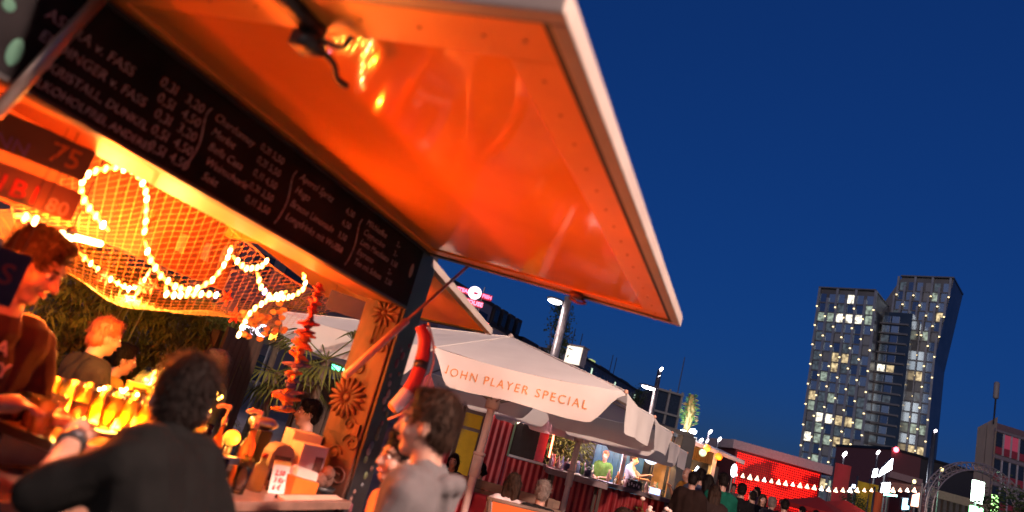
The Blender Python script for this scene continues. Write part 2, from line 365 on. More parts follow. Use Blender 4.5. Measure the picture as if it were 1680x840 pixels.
# end flap over the short side
def ef(n, t, dz=0.0): return (3.80 + (5.03 - 3.80) * t, n, 2.545 - 0.16 * t + dz)
def efslab(n0, n1, t0, t1, z0, z1): return MB(K).hexa([ef(n0,t0,z0), ef(n0,t1,z0), ef(n1,t1,z0), ef(n1,t0,z0)], [ef(n0,t0,z1), ef(n0,t1,z1), ef(n1,t1,z1), ef(n1,t0,z1)])
ef_o = obj('end_flap', efslab(2.13, 3.68, 0, 1.0, 0, 0.03), M_ORANGE, kb)
obj('edge_trim', efslab(2.075, 2.128, -0.02, 1.03, -0.008, 0.045), M_TRIM, ef_o, bevel=0.005)
obj('edge_trim', efslab(2.129, 3.68, 1.002, 1.03, -0.012, 0.04), M_BLACK, ef_o, bevel=0.005)
tw = MB(K)
for k in range(7):
    p = ef(2.55 + k * 0.03, 0.66 + 0.03 * math.sin(k * 2.1), -0.012); tw.tube([p, (p[0] + random.uniform(-.05, .05), p[1] + 0.05, p[2] - 0.012)], 0.006, 5)
obj('cable_clip', tw, M_BLACK, ef_o, True)
# props
obj('prop_rod', MB(K).tube([(1.21, 2.0, 2.585), (1.09, 2.0, 2.10)], 0.018, 10), paint((0.28, 0.20, 0.17), 0.35, 0.6), flap, True)
rod = MB(K); rod.tube([(3.70, 1.79, 2.56), (3.20, 1.88, 1.98)], 0.009, 8)
rr = obj('prop_rod', rod, paint((0.30, 0.13, 0.10), 0.4, 0.4), flap, True)
obj('rod_sleeve', MB(K).tube([(3.30, 1.86, 2.10), (2.98, 1.92, 1.72)], 0.02, 10), paint((0.62, 0.33, 0.24), 0.4), rr, True)
# chalkboard
cb = thing('chalkboard_menu', K((2.3, 2.07, 2.22)), 'long black chalkboard drinks menu above the bar hatch', 'menu board')
obj('board', MB(K).box((0.85, 2.055, 2.222), (3.60, 2.085, 2.58)), M_SLATE, cb, bevel=0.003)
for lo, hi in [((0.85, 2.045, 2.5805), (3.60, 2.09, 2.594)), ((0.85, 2.045, 2.207), (3.60, 2.09, 2.2215))]:
    obj('board_frame', MB(K).box(lo, hi), M_BLACK, cb, bevel=0.002)
def TB(s, z, rot=0.0):
    c, r = math.cos(rot), math.sin(rot)
    return lambda p: K((s + p[0]*c - p[1]*r, 2.0535 - p[2], z + p[0]*r + p[1]*c))
def chalk(body, s, z, size, rot=0.0, shear=0.25, sp=1.0):
    obj('chalk_lettering', text_mb(body, size, TB(s, z, rot), 0.0006, shear, 'LEFT', sp, 0.0), M_CHALK, cb)
chalk('ASTRA v. FASS', 1.12, 2.432, 0.050, 0, 0.1); chalk('ERDINGER v. FASS', 1.13, 2.366, 0.048, 0, 0.1)
chalk('"KRISTALL, DUNKEL', 1.17, 2.300, 0.043, 0, 0.1); chalk('ALKOHOLFREI, ANDERES', 1.15, 2.243, 0.040, 0, 0.1)
for i, (a, b) in enumerate([('0,3l', '3,20'), ('0,5l', '4,50'), ('0,3l', '3,20'), ('0,5l', '4,50'), ('0,5l', '4,50')]):
    z = 2.466 - i * 0.054; chalk(a, 1.53 + 0.013 * i, z, 0.052, 0, 0.1); chalk(b, 1.645 + 0.008 * i, z + 0.002, 0.052, 0, 0.1)
for i, (a, b) in enumerate([('Chardonnay', '0,2l 5,50'), ('Merlot', '0,2l 5,50'), ('Bella Casa', '0,1l 4,50'), ('Weinschorle', '0,2l 3,50'), ('Sekt', '0,1l 3,50')]):
    z = 2.480 - i * 0.056; chalk(a, 1.79 + 0.012 * i, z, 0.046, 0, 0.3); chalk(b, 2.055 + 0.006 * i, z + 0.012, 0.045, 0, 0.1)
for i, (a, b) in enumerate([('Aperol Spritz', '6,50'), ('Hugo', '6,50'), ('Brause Limonade', '3,50'), ('Longdrinks mit Wodka', '7,50')]):
    z = 2.485 - i * 0.064; chalk(a, 2.335, z, 0.050, 0, 0.3); chalk(b, 2.73, z, 0.046, 0, 0.1)
for i, (a, b) in enumerate([('Milchkaffee', '3,-'), ('Cappuccino', '3,-'), ('Latte Macchiato', '3,50'), ('Espresso', '2,-'), ('Tee mit Schuss', '2,50')]):
    z = 2.500 - i * 0.055; chalk(a, 2.93, z, 0.048, 0, 0.3); chalk(b, 3.27, z, 0.045, 0, 0.1)
for s_, h in [(1.765, 0), (2.305, 0), (2.885, 0)]:
    T = TB(s_, 2.37)
    obj('chalk_stroke', MB(T).tube(spline([(0.0, 0.14, 0), (-0.012, 0.10, 0), (0.008, 0.0, 0), (-0.004, -0.08, 0), (-0.02, -0.12, 0)], 6), 0.004, 5), M_CHALK, cb, True)
M_GSPOT = paint((0.035, 0.11, 0.075), 0.8)
obj('painted_emblem', MB(K).ell((1.095, 2.054, 2.295), (0.022, 0.003, 0.042), 14, 8), M_GSPOT, cb, True)
obj('painted_emblem', MB(K).ell((1.03, 2.054, 2.40), (0.018, 0.003, 0.02), 14, 8), M_GSPOT, cb, True)
obj('painted_emblem', MB(K).ell((3.52, 2.054, 2.43), (0.022, 0.003, 0.045), 14, 8), paint((0.22, 0.17, 0.13), 0.8), cb, True)
# counters
ct = kp('front_counter', (S0 + 0.002, 2.03, 1.035), (3.615, 2.46, 1.08), M_COUNTER, bevel=0.006)
for i in range(22): kp('front_plank', (S0 + 0.01 + i * 0.132, 2.115, 0.02), (S0 + 0.01 + i * 0.132 + 0.127, 2.14, 1.034), M_WOOD)
kp('rear_counter', (1.6, 3.42, 1.03), (4.0, 3.75, 1.075), M_COUNTER, bevel=0.006)
for i in range(18): kp('rear_plank', (1.62 + i * 0.132, 3.58, 0.02), (1.62 + i * 0.132 + 0.127, 3.605, 1.029), M_WOOD)
kp('bar_floor', (S0 + 0.002, 2.15, 0.004), (3.6, 3.57, 0.06), M_WOOD)
# slatted drip rack; light box on it added to light glasses and flap
rk = thing('drip_rack', K((2.25, 2.62, 1.08)), 'slatted metal drip rack on the bar carrying rows of glasses', 'rack')
obj('base', MB(K).box((1.84, 2.48, 1.085), (2.76, 2.98, 1.20)), M_DSTEEL, rk, bevel=0.004)
for i in range(26):
    s_ = 1.845 + i * 0.035
    obj('slat', MB(K).box((s_, 2.20, 1.221), (s_ + 0.026, 3.0, 1.232)), mat('rack_steel', (0.5, 0.3, 0.2), 0.35, 0.7) if i == 0 else bpy.data.materials['rack_steel'], rk)
obj('rim', MB(K).box((1.80, 2.18, 1.202), (1.842, 3.0, 1.236)), M_STEEL, rk, bevel=0.004)
obj('rim', MB(K).box((1.843, 2.18, 1.202), (2.76, 2.198, 1.236)), M_STEEL, rk, bevel=0.004)
obj('support', MB(K).box((1.843, 2.199, 1.203), (2.76, 2.999, 1.2195)), M_DSTEEL, rk)
for s_, n_ in [(1.86, 2.22), (2.70, 2.22)]: obj('foot', MB(K).box((s_, n_, 1.082), (s_ + 0.03, n_ + 0.03, 1.2015)), M_DSTEEL, rk)
LB = thing('added_light_box', K((2.48, 2.62, 1.233)), 'added yellow light box under the stacked glasses, lighting glasses and flap', 'light box')
obj('case', MB(K).box((2.17, 2.40, 1.2335), (2.74, 2.86, 1.247)), M_STEEL, LB, bevel=0.002)
obj('lit_pane', MB(K).box((2.18, 2.41, 1.248), (2.73, 2.85, 1.253)), glow((1.0, 0.55, 0.06), 8.0), LB)
al = lamp('box_light', K((2.45, 2.63, 1.262)), 180, (1.0, 0.16, 0.008), LB, 0.1, 'AREA'); al.data.shape = 'RECTANGLE'; al.data.size = 0.42; al.data.size_y = 0.52; al.rotation_euler = (math.pi, 0, PHI - math.pi / 2)  # strong upward light of the added box, for the flap's underside
M_GL = glassy('amber_lit_glass', (1.0, 0.84, 0.42), 0.45)
def glass_me(name, r0, r1, h, m):
    mb = MB(); t = 0.003
    mb.lathe((0, 0, 0), [(r0, 0), (r0 + (r1 - r0) * 0.5, h * 0.5), (r1, h), (r1 - t, h), (r0 + (r1 - r0) * 0.5 - t, h * 0.5), (r0 - t, 0.012), (0.0005, 0.012)], 14)
    me = mb.mesh(name); me.materials.append(m); me.polygons.foreach_set('use_smooth', [True] * len(me.polygons)); return me
GME = glass_me('drinking_glass', 0.028, 0.037, 0.135, M_GL)
for i in range(7):
    for j in range(5):
        o = put('drinking_glass', GME, K((2.20 + i * 0.085 + (j % 2) * 0.015 + random.uniform(-.006, .006), 2.44 + j * 0.088 + random.uniform(-.006, .006), 1.2535)))
        tag(o, 'empty drinking glass glowing yellow on the added light box', 'glass', 'lit glasses on the light box')
sp_ = MB()  # added glowing dots that give the sparkle among the glasses
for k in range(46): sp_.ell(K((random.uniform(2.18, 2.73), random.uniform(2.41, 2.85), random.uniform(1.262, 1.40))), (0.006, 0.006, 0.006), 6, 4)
o = obj('added_glints', sp_, glow((1.0, 0.6, 0.14), 60), LB); o['kind'] = 'stuff'
GM2 = glass_me('wine_tumbler', 0.026, 0.034, 0.11, glassy('red_lit_glass', (1.0, 0.72, 0.6), 0.3))
for i in range(3):
    for j in range(5):
        o = put('tumbler', GM2, K((1.90 + i * 0.085, 2.46 + j * 0.1 + random.uniform(-.01, .01), 1.2325)))
        tag(o, 'small tumbler on the slatted rack beside the barman', 'glass', 'tumblers on the drip rack')
# upright cartons at the back of the rack
def carton(name, T, w, d, h, m, label, cat='box', marks=None, flap_open=False):
    t = thing(name, T((0, 0, 0)), label, cat)
    obj('body', MB(T).box((-w/2, -d/2, 0.0005), (w/2, d/2, h)), m, t, bevel=0.003)
    obj('lid', MB(T).box((-w/2 - 0.002, -d/2 - 0.002, h + 0.0005), (w/2 + 0.002, d/2 + 0.002, h + 0.006)), m, t, bevel=0.002)
    for (x0, x1, z0, z1, mm) in (marks or []):
        obj('printed_panel', MB(T).box((x0, -d/2 - 0.0035, z0), (x1, -d/2 - 0.001, z1)), mm, t)
    return t
M_CARD = mat('yellow_card', (0.80, 0.50, 0.10), 0.6, var=0.1)
TK = lambda s, n, z, yaw=0.0: frame(K((s, n, z)), PHI + yaw)
c1 = carton('straw_carton', TK(2.78, 2.78, 1.237, -0.55), 0.10, 0.08, 0.24, M_CARD, 'tall yellow straw carton behind the glowing glasses', marks=[(-0.035, 0.035, 0.05, 0.11, paint((0.5, 0.2, 0.02), 0.6)), (-0.035, 0.035, 0.14, 0.2, paint((0.9, 0.7, 0.2), 0.6))])
carton('tea_carton', TK(2.82, 3.0, 1.237, -0.5), 0.11, 0.07, 0.17, M_CARD, 'orange tea carton with a black printed square, left of the straw carton', marks=[(-0.035, 0.035, 0.10, 0.155, M_BLACK)])
obj('rack_end_shelf', MB(K).box((2.765, 2.60, 1.085), (2.95, 3.1, 1.236)), M_DSTEEL, kb)
# ================================================================== LIGHTS AND DECORATION IN THE BAR
BULB = [glow((1.0, 0.40, 0.05), 16), glow((1.0, 0.60, 0.20), 22), glow((1.0, 0.48, 0.10), 18), glow((0.72, 0.5, 1.0), 14), glow((1.0, 0.16, 0.05), 12)]
M_ROPE = mat('rope_tube', (0.9, 0.5, 0.2), 0.3, emit=(1.0, 0.36, 0.04), es=5.0)
def rope(pix, N, label, power=6.0, dn=0.0, lcol=(1.0, 0.085, 0.004)):
    pts = [atN(x, y, N + dn * k / max(1, len(pix) - 1)) for k, (x, y) in enumerate(pix)]
    path = spline(pts, 8)
    t = thing('rope_light', min(path, key=lambda p: p.z), label, 'rope light', 'rope lights hung in the bar')
    obj('rope_tube', MB().tube(path, 0.005, 6), M_ROPE, t, True)
    acc, last, lists = 0.0, path[0], [MB() for _ in BULB]
    for p in path[1:]:
        acc += (p - last).length; last = p
        if acc > 0.034:
            acc = 0.0; k = random.choices(range(5), [4, 5, 5, 1, 1])[0]
            lists[k].ell(p + Vector((0, 0, random.uniform(-.004, .004))), (0.0085, 0.0085, 0.016), 6, 5)
    for k, mb in enumerate(lists):
        if mb.v: o = obj('bulb_row', mb, BULB[k], t, True); o['kind'] = 'stuff'
    mid = path[len(path) // 2]
    if power: lamp('rope_glow', mid + Vector((0, 0, -0.05)) + NV * (0.12 if power > 100 else -0.06), power * 0.85, lcol, t, 0.015)
    return t
rope([(178, 378), (150, 345), (133, 310), (148, 284), (190, 275), (224, 286), (240, 320), (237, 384)], 2.62, 'rope light bent into a big loop below the chalkboard', 9)
rope([(238, 396), (250, 430), (275, 462), (310, 475), (345, 462), (370, 430), (380, 403)], 2.6, 'rope light hanging in a deep U under the loop', 9)
rope([(272, 470), (275, 482), (300, 483), (330, 483), (360, 484)], 2.66, 'short straight rope light along the net under the U', 2)
rope([(382, 420), (395, 435), (415, 441), (432, 434), (440, 424)], 2.56, 'small sagging rope light right of the deep U', 2)
rope([(422, 448), (430, 474), (450, 488), (480, 486), (500, 470), (497, 448)], 2.52, 'rope light curling in a half ring above the garland', 5)
rope([(470, 478), (440, 492), (412, 512), (398, 535), (391, 552)], 2.5, 'rope light trailing down to the net corner', 3)
rope([(128, 412), (165, 446), (208, 472), (232, 464), (247, 442)], 3.5, 'rope light in a shallow V along the net behind the lamp', 60, lcol=(1.0, 0.45, 0.09))
rope([(25, 354), (45, 356), (60, 366)], 2.36, 'short rope light above the barman', 8)
# bulb lamp and blown-out tube lamp
bl = thing('bulb_lamp', atN(104, 405, 2.9), 'bright bare bulb lamp glowing beside the barman', 'lamp')
c = atN(104, 408, 2.9)
obj('bulb', MB().lathe(c + Vector((0, 0, -0.06)), [(0.008, 0), (0.03, 0.012), (0.042, 0.045), (0.034, 0.08), (0.02, 0.1), (0.018, 0.12)], 14), glow((1.0, 0.66, 0.22), 40), bl, True)
obj('lamp_cap', MB().lathe(c + Vector((0, 0, 0.062)), [(0.02, 0), (0.02, 0.03), (0.01, 0.04)], 12), M_DSTEEL, bl, True)
obj('cord', MB().tube([c + Vector((0, 0, 0.1)), Vector((c.x, c.y, 2.598))], 0.004, 6), M_BLACK, bl)
lamp('bulb_light', c + Vector((0, 0, -0.12)) - NV * 0.02, 95, (1.0, 0.11, 0.006), bl, 0.03)
tl = thing('tube_lamp', atN(115, 388, 3.0), 'bright slanting tube lamp above the bulb lamp', 'lamp')
a, b = atN(72, 376, 3.0), atN(165, 400, 3.1)
obj('tube', MB().tube([a, b], 0.014, 10), glow((1.0, 0.6, 0.2), 18), tl, True)
for q in (a, b): obj('cord', MB().tube([q, Vector((q.x, q.y, 2.598))], 0.003, 5), M_BLACK, tl)
lamp('tube_light', (a + b) / 2 + Vector((0, 0, -0.05)), 30, (1.0, 0.25, 0.03), tl, 0.02)
# fishing net
def netpt(u, v):
    s = 1.95 + 2.15 * u
    zb = 1.90 - 0.05 * math.sin(u * 3.1) + 0.06 * math.sin(u * 9.0); zt = 2.34 - 0.12 * u + 0.05 * math.sin(u * 7)
    n = 3.62 - 0.85 * v; sag = -0.10 * math.sin(math.pi * v)
    return K((s, n, zb + (zt - zb) * v + sag + 0.02 * noise.noise(Vector((u * 9, v * 5, 0)))))
nb = MB(); NU, NVV = 80, 30
for i in range(NU):
    for j in range(NVV):
        if (i + j) % 2 == 0:
            p = netpt(i / NU, j / NVV)
            for di in (-1, 1):
                if 0 <= i + di <= NU: nb.tube([p, netpt((i + di) / NU, (j + 1) / NVV)], 0.0012, 3, False)
        else:
            p = netpt(i / NU, j / NVV)
            for di in (1,):
                pass
for v in (0.0, 1.0): nb.tube([netpt(k / 40, v) for k in range(41)], 0.003, 5)
nt = thing('fishing_net', netpt(0.5, 0), 'orange-lit fishing net draped under the bar ceiling', 'net')
o = obj('mesh_strands', nb, mat('net_twine', (0.62, 0.36, 0.14), 0.8, var=0.3), nt); o['kind'] = 'stuff'
for (px, py, N) in [(170, 452, 3.5), (232, 470, 3.5), (250, 468, 3.5), (372, 488, 3.4), (385, 518, 3.4)]:
    c = atN(px, py, N); sb = MB()
    for k in range(5):
        w = 2 * math.pi * k / 5 + px; sb.tube([c, c + (DV * math.cos(w) + Vector((0, 0, 1)) * math.sin(w)) * 0.06], [0.02, 0.006], 6)
    tag(obj('starfish', sb, paint((0.65, 0.04, 0.02), 0.7), None, True), 'small red starfish caught in the fishing net', 'starfish', 'red starfish in the net')
# shells and lace at the right end of the net
for k in range(26):
    px, py = random.uniform(398, 470), random.uniform(505, 555)
    if (py - 505) > (px - 380) * 0.9 + 20: continue
    c = atN(px, py - (px - 430) * 0.25, 3.55)
    tag(obj('shell', MB().ell(c, (0.03, 0.012, 0.022), 8, 5), paint((0.75, 0.36, 0.12), 0.6), None, True), 'orange-lit shell sewn to the right corner of the net', 'shell', 'shells on the net corner')
# hanging painted plates
def plate(c, yaw, w, h, m, lines, label, frame_m=None, cords=2.6):
    T = frame(c, yaw); t = thing('hanging_plate', T((0, 0, -h/2)), label, 'plate')
    obj('plate', MB(T).box((-w/2, 0, -h/2), (w/2, 0.004, h/2)), m, t, bevel=0.002)
    for body, x, z, size, mm in lines:
        obj('lettering', text_mb(body, size, lambda p: T((x + p[0], -0.0012 - p[2], z + p[1])), 0.0008, 0, 'LEFT', 1.0, 0.001), mm, t)
    for x in (-w/2 + 0.03, w/2 - 0.03): obj('cord', MB().tube([T((x, 0.002, h/2 - 0.004)), Vector((*T((x, 0.002, 0))[:2], cords))], 0.0015, 4), M_BLACK, t)
    return t
plate(atN(50, 232, 2.42), PHI - 0.45, 0.38, 0.125, paint((0.035, 0.03, 0.015), 0.5), [('W', -0.16, 0.0, 0.06, paint((0.05, 0.05, 0.18), 0.6)), ('MINN', -0.16, -0.055, 0.065, paint((0.05, 0.05, 0.20), 0.6)), ('75', 0.06, -0.035, 0.10, paint((0.18, 0.08, 0.01), 0.6))], 'dark number plate with blue and orange lettering hanging highest under the chalkboard', cords=2.22)
plate(atN(38, 308, 2.42), PHI - 0.45, 0.34, 0.11, paint((0.09, 0.05, 0.025), 0.5), [('4 1B1', -0.15, -0.04, 0.09, paint((0.26, 0.015, 0.01), 0.6)), ('80', 0.08, -0.045, 0.07, paint((0.2, 0.16, 0.14), 0.6))], 'brown number plate with red letters hanging below the blue-lettered one', cords=2.06)
plate(atN(8, 455, 2.2), PHI - 0.6, 0.09, 0.17, paint((0.010, 0.007, 0.03), 0.7), [('S', -0.02, -0.02, 0.09, paint((0.25, 0.02, 0.015), 0.6))], 'blue plate with a red letter hanging in front of the barman', cords=2.22)
plate(atN(572, 502, 2.62), PHI - 0.55, 0.30, 0.13, paint((0.10, 0.12, 0.30), 0.5), [], 'small blue mottled plate hanging left of the carved post', cords=2.6)
# folded striped towels hanging behind the net
for k, (px, py, m) in enumerate([(345, 400, (0.5, 0.2, 0.25)), (393, 395, (0.15, 0.12, 0.25)), (375, 405, (0.45, 0.3, 0.4)), (255, 345, (0.5, 0.12, 0.05)), (305, 385, (0.6, 0.2, 0.12))]):
    c = atN(px, py, 3.3); T = frame(c, PHI)
    tag(obj('small_pennant', MB(T).grid(lambda u, v: (-0.03 + 0.06 * u, 0.01 * math.sin(u * 7 + v * 3), -0.11 * v), 4, 4), cloth('pennant_%d' % k, m, 0.4), None, True), ['pink', 'dark blue', 'lilac', 'rust', 'salmon'][k] + ' small cloth pennant hanging from the bar ceiling', 'pennant')
    obj('pennant_cord', MB().tube([c, Vector((c.x, c.y, 2.6))], 0.0015, 4), M_BLACK, bpy.data.objects[[o.name for o in bpy.data.objects if o.name.startswith('small_pennant')][-1]])
# driftwood garland
gt_, gb_ = K((3.19, 2.4, 2.17)), K((3.24, 2.4, 1.47))
gd = thing('driftwood_garland', gb_, 'hanging garland of stacked red, orange and blue driftwood chips left of the post', 'garland')
obj('string', MB().tube([gt_, gb_], 0.003, 5), M_BLACK, gd)
for k in range(46):
    u = k / 45.0; p = gt_.lerp(gb_, u); L = random.uniform(0.04, 0.08) * (0.75 + 0.5 * u); w = random.uniform(-0.7, 0.7) + (math.pi if random.random() < .5 else 0)
    dv = DV * math.cos(w) + NV * math.sin(w) + Vector((0, 0, random.uniform(-0.25, 0.25)))
    if u < 0.4: col = random.choice([(0.55, 0.03, 0.02), (0.5, 0.06, 0.03), (0.62, 0.10, 0.05), (0.2, 0.05, 0.05)])
    elif u < 0.6: col = random.choice([(0.75, 0.22, 0.04), (0.7, 0.16, 0.03), (0.5, 0.1, 0.03)])
    else: col = random.choice([(0.75, 0.24, 0.05), (0.14, 0.12, 0.26), (0.3, 0.15, 0.2), (0.6, 0.2, 0.06)])
    q = MB(); q.tube([p - dv * L, p - dv * L * 0.3, p + dv * L * 0.5, p + dv * L], [0.006, 0.015, 0.013, 0.005], 6)
    obj('driftwood_chip', q, paint(col, 0.75, scale=20), gd)
# added jar of fairy lights, placed to be mirrored in the lacquered flap
c = K((3.45, 3.53, 1.0755)); t = thing('added_light_jar', c, 'added jar of yellow fairy lights, unseen behind the leaning man, for reflections in the flap', 'lamp')
obj('jar', MB().lathe(c, [(0.10, 0), (0.14, 0.03), (0.15, 0.30), (0.10, 0.40), (0.095, 0.40), (0.145, 0.30), (0.135, 0.04), (0.001, 0.03)], 18), M_GLASS, t, True)
fb_ = MB(); wire = []
for k in range(70):
    w = k * 0.9; r = 0.02 + 0.105 * random.random(); p = c + Vector((math.cos(w) * r, math.sin(w) * r, 0.06 + 0.36 * random.random())); wire.append(p); fb_.ell(p, (0.007, 0.007, 0.012), 6, 4)
o = obj('bulb_row', fb_, glow((1.0, 0.42, 0.05), 30), t); o['kind'] = 'stuff'; obj('wire', MB().tube(wire, 0.0012, 3), M_BLACK, t)
sp2 = []; fb2 = MB()  # light chain added beside the jar, also to show up in the flap
for k in range(64):
    u = k / 63.0; p = K((3.22 + 0.75 * u, 3.50 + 0.05 * math.sin(k * 1.3), 1.16 + 0.26 * abs(math.sin(u * 7.5)))); sp2.append(p); fb2.ell(p, (0.008, 0.008, 0.013), 6, 4)
t = thing('added_light_chain', K((3.45, 3.5, 1.0755)), 'added chain of yellow fairy lights along the rear bar, for reflections in the flap', 'light string'); obj('wire', MB().tube(sp2, 0.002, 4), M_BLACK, t)
for q in (0, 13, 40, 63): obj('hook_rod', MB().tube([sp2[q], (sp2[q].x, sp2[q].y, 1.0755)], 0.004, 5), M_DSTEEL, t)
o = obj('bulb_row', fb2, glow((1.0, 0.42, 0.05), 30), t); o['kind'] = 'stuff'
# red and white windsock tied to the prop rod
p3 = [at(690, 535, 3.55), at(697, 560, 3.55), at(690, 600, 3.53), at(677, 632, 3.5), at(655, 660, 3.48), at(642, 672, 3.47)]
ws = thing('cloth_sock', p3[-1], 'red and white striped cloth sock tied beside the carved post', 'windsock')
pp = spline(p3, 6); seg = len(pp)
for nm, i0, i1, m, r0, r1 in [('red_band', 0, 11, paint((0.34, 0.012, 0.02), 0.7), 0.030, 0.037), ('dark_band', 11, 13, M_BLACK, 0.038, 0.038), ('red_band', 13, 20, mat('red_cloth', (0.38, 0.015, 0.02), 0.7), 0.037, 0.037), ('white_band', 20, 28, paint((0.62, 0.5, 0.52), 0.8), 0.037, 0.034), ('orange_tip', 28, seg - 1, paint((0.85, 0.25, 0.03), 0.6), 0.034, 0.024)]:
    q = pp[i0:i1 + 1]; obj(nm, MB().tube(q, [r0 + (r1 - r0) * k / max(1, len(q) - 1) for k in range(len(q))], 14), m, ws, True)
obj('cord', MB().tube(spline([at(703, 530, 3.55), at(712, 580, 3.55), at(700, 630, 3.5), at(668, 672, 3.5), at(637, 688, 3.6)], 6), 0.006, 6), paint((0.6, 0.3, 0.25), 0.7), ws, True)
# ------------------------------------------------------------------ things on the counter
CZ = 1.0805
def bottle(s, n, h, r, m, label, pump=True, cat='bottle', group=None):
    c = K((s, n, CZ)); t = thing('syrup_bottle' if pump else 'bottle', c, label, cat, group)
    obj('body', MB().lathe(c, [(r * 0.9, 0), (r, 0.01), (r, h * 0.66), (r * 0.75, h * 0.76), (r * 0.35, h * 0.84), (r * 0.33, h)], 14), m, t, True)
    if pump:
        P = paint((0.75, 0.42, 0.34), 0.35); q = MB()
        q.lathe(c + Vector((0, 0, h)), [(r * 0.42, 0.0005), (r * 0.42, 0.03), (r * 0.15, 0.034), (r * 0.15, 0.07), (r * 0.35, 0.072), (r * 0.4, 0.088), (r * 0.2, 0.094)], 10)
        b = c + Vector((0, 0, h + 0.082)); e = NV * 0.4 - DV * 0.9
        q.tube(spline([b, b + e * 0.035 + Vector((0, 0, 0.004)), b + e * 0.06 - Vector((0, 0, 0.01))], 4), [0.009] * 8 + [0.006], 7)
        obj('pump_head', q, P, t, True)
    else: obj('cap', MB().lathe(c + Vector((0, 0, h)), [(r * 0.38, 0.0005), (r * 0.38, 0.02), (r * 0.2, 0.022)], 10), M_RED, t, True)
    return t
syr = [glassy('syrup_%d' % i, c, 0.75, 0.1) for i, c in enumerate([(1.0, 0.45, 0.2), (1.0, 0.5, 0.3), (0.95, 0.35, 0.2), (0.9, 0.7, 0.5)])]
bottle(2.78, 2.36, 0.27, 0.030, syr[0], 'slim pump bottle of orange syrup, left of three on the counter')
bottle(2.90, 2.28, 0.28, 0.032, syr[1], 'slim pump bottle of pink syrup, middle of three on the counter')
bottle(3.02, 2.36, 0.27, 0.030, syr[2], 'slim pump bottle of red syrup, right of three on the counter')
bottle(2.98, 2.22, 0.16, 0.04, syr[3], 'squat clear bottle in front of the pump bottles', False)
def mojito(s, n, label):
    c = K((s, n, CZ)); t = thing('cocktail_glass', c, label, 'cocktail')
    obj('glass', MB().lathe(c, [(0.03, 0), (0.034, 0.07), (0.038, 0.15), (0.035, 0.15), (0.031, 0.07), (0.026, 0.014), (0.001, 0.014)], 14), M_GLASS, t, True)
    obj('drink', MB().lathe(c + Vector((0, 0, 0.0145)), [(0.025, 0), (0.030, 0.056), (0.033, 0.11)], 12), glassy('drink_%s' % s, (0.9, 0.55, 0.15), 0.8), t, True)
    q = MB()
    for k in range(26):
        p = c + Vector((random.uniform(-.024, .024), random.uniform(-.024, .024), random.uniform(0.03, 0.17))); w = random.uniform(0, 6.28); d = Vector((math.cos(w), math.sin(w), random.uniform(-.5, .8))) * 0.018
        e = d.orthogonal().normalized() * 0.008; q.add([p - d, p + e, p + d, p - e], [(0, 1, 2, 3)])
    obj('mint_sprig', q, M_LEAF, t); t.children[-1]['kind'] = 'stuff'
    obj('straw', MB().tube([c + Vector((0.01, 0, 0.05)), c + Vector((-0.02, 0.01, 0.22))], 0.004, 6), M_BLACK, t)
mojito(2.66, 2.20, 'mint cocktail with straw beside the seated man, left of two'); mojito(2.80, 2.17, 'mint cocktail with straw in front of the pump bottles, right of two')
c = K((2.98, 2.45, CZ)); t = thing('table_lamp', c, 'small amber globe candle lamp among the pump bottles', 'lamp')
obj('base', MB().lathe(c, [(0.03, 0), (0.032, 0.03), (0.02, 0.1), (0.018, 0.16)], 12), M_DSTEEL, t, True)
obj('globe', MB().ell(c + Vector((0, 0, 0.20)), (0.042, 0.042, 0.04), 14, 9), glow((1.0, 0.36, 0.03), 0.8), t, True)
lamp('candle_light', c + Vector((0, 0, 0.2)) - NV * 0.06, 1.6, (1.0, 0.36, 0.05), t, 0.04)
M_RW = paint((0.75, 0.62, 0.55), 0.5)
carton('snack_carton', TK(3.02, 2.86, 1.08, -0.5), 0.17, 0.10, 0.22, M_RW, 'white and red snack carton behind the pump bottles', marks=[(-0.07, 0.07, 0.06, 0.16, M_RED)])
obj('stand', MB(K).box((2.96, 2.62, 1.00), (3.55, 2.95, 1.0795)), M_DSTEEL, kb)
t = carton('flag_carton', TK(2.70, 2.62, 1.081, -0.5), 0.16, 0.05, 0.20, paint((0.10, 0.14, 0.36), 0.5), 'blue carton printed with a white diagonal cross behind the seated man', marks=[])
T = TK(2.70, 2.62, 1.081, -0.5)
for sg in (-1, 1): obj('printed_cross', MB(T).poly([(-0.07 * sg, -0.0265, 0.02), (-0.045 * sg, -0.0265, 0.02), (0.07 * sg, -0.0265, 0.18), (0.045 * sg, -0.0265, 0.18)], (0, -0.001 - 0.0012 * (sg > 0), 0)), M_WHITE, t)
obj('side_stand', MB(K).box((2.55, 2.48, 0.98), (2.84, 2.76, 1.0805)), M_DSTEEL, kb)
T = TK(3.10, 2.17, CZ, -0.35); t = thing('price_card', T((0, 0, 0)), 'white price card with red handwriting leaning on the counter', 'card')
obj('card', MB(T).hexa([(-0.05, 0, 0), (0.05, 0, 0), (0.05, 0.003, 0), (-0.05, 0.003, 0)], [(-0.05, 0.03, 0.15), (0.05, 0.03, 0.15), (0.05, 0.033, 0.15), (-0.05, 0.033, 0.15)]), paint((0.78, 0.7, 0.62), 0.6), t)
for i, bdy in enumerate(['2,50', '3 für', '6 €']): obj('lettering', text_mb(bdy, 0.034, lambda p, i=i: T((-0.035 + p[0], 0.2 * (0.085 - i * 0.034 + p[1]) - 0.002 - p[2], 0.085 - i * 0.034 + p[1])), 0.0005, 0.2, 'LEFT', 1, 0.001), M_RED, t)
obj('coloured_strip', MB(T).hexa([(-0.05, 0.0245, 0.135), (0.05, 0.0245, 0.135), (0.05, 0.0255, 0.135), (-0.05, 0.0255, 0.135)], [(-0.05, 0.0285, 0.155), (0.05, 0.0285, 0.155), (0.05, 0.0295, 0.155), (-0.05, 0.0295, 0.155)]), paint((0.75, 0.4, 0.08), 0.6), t)
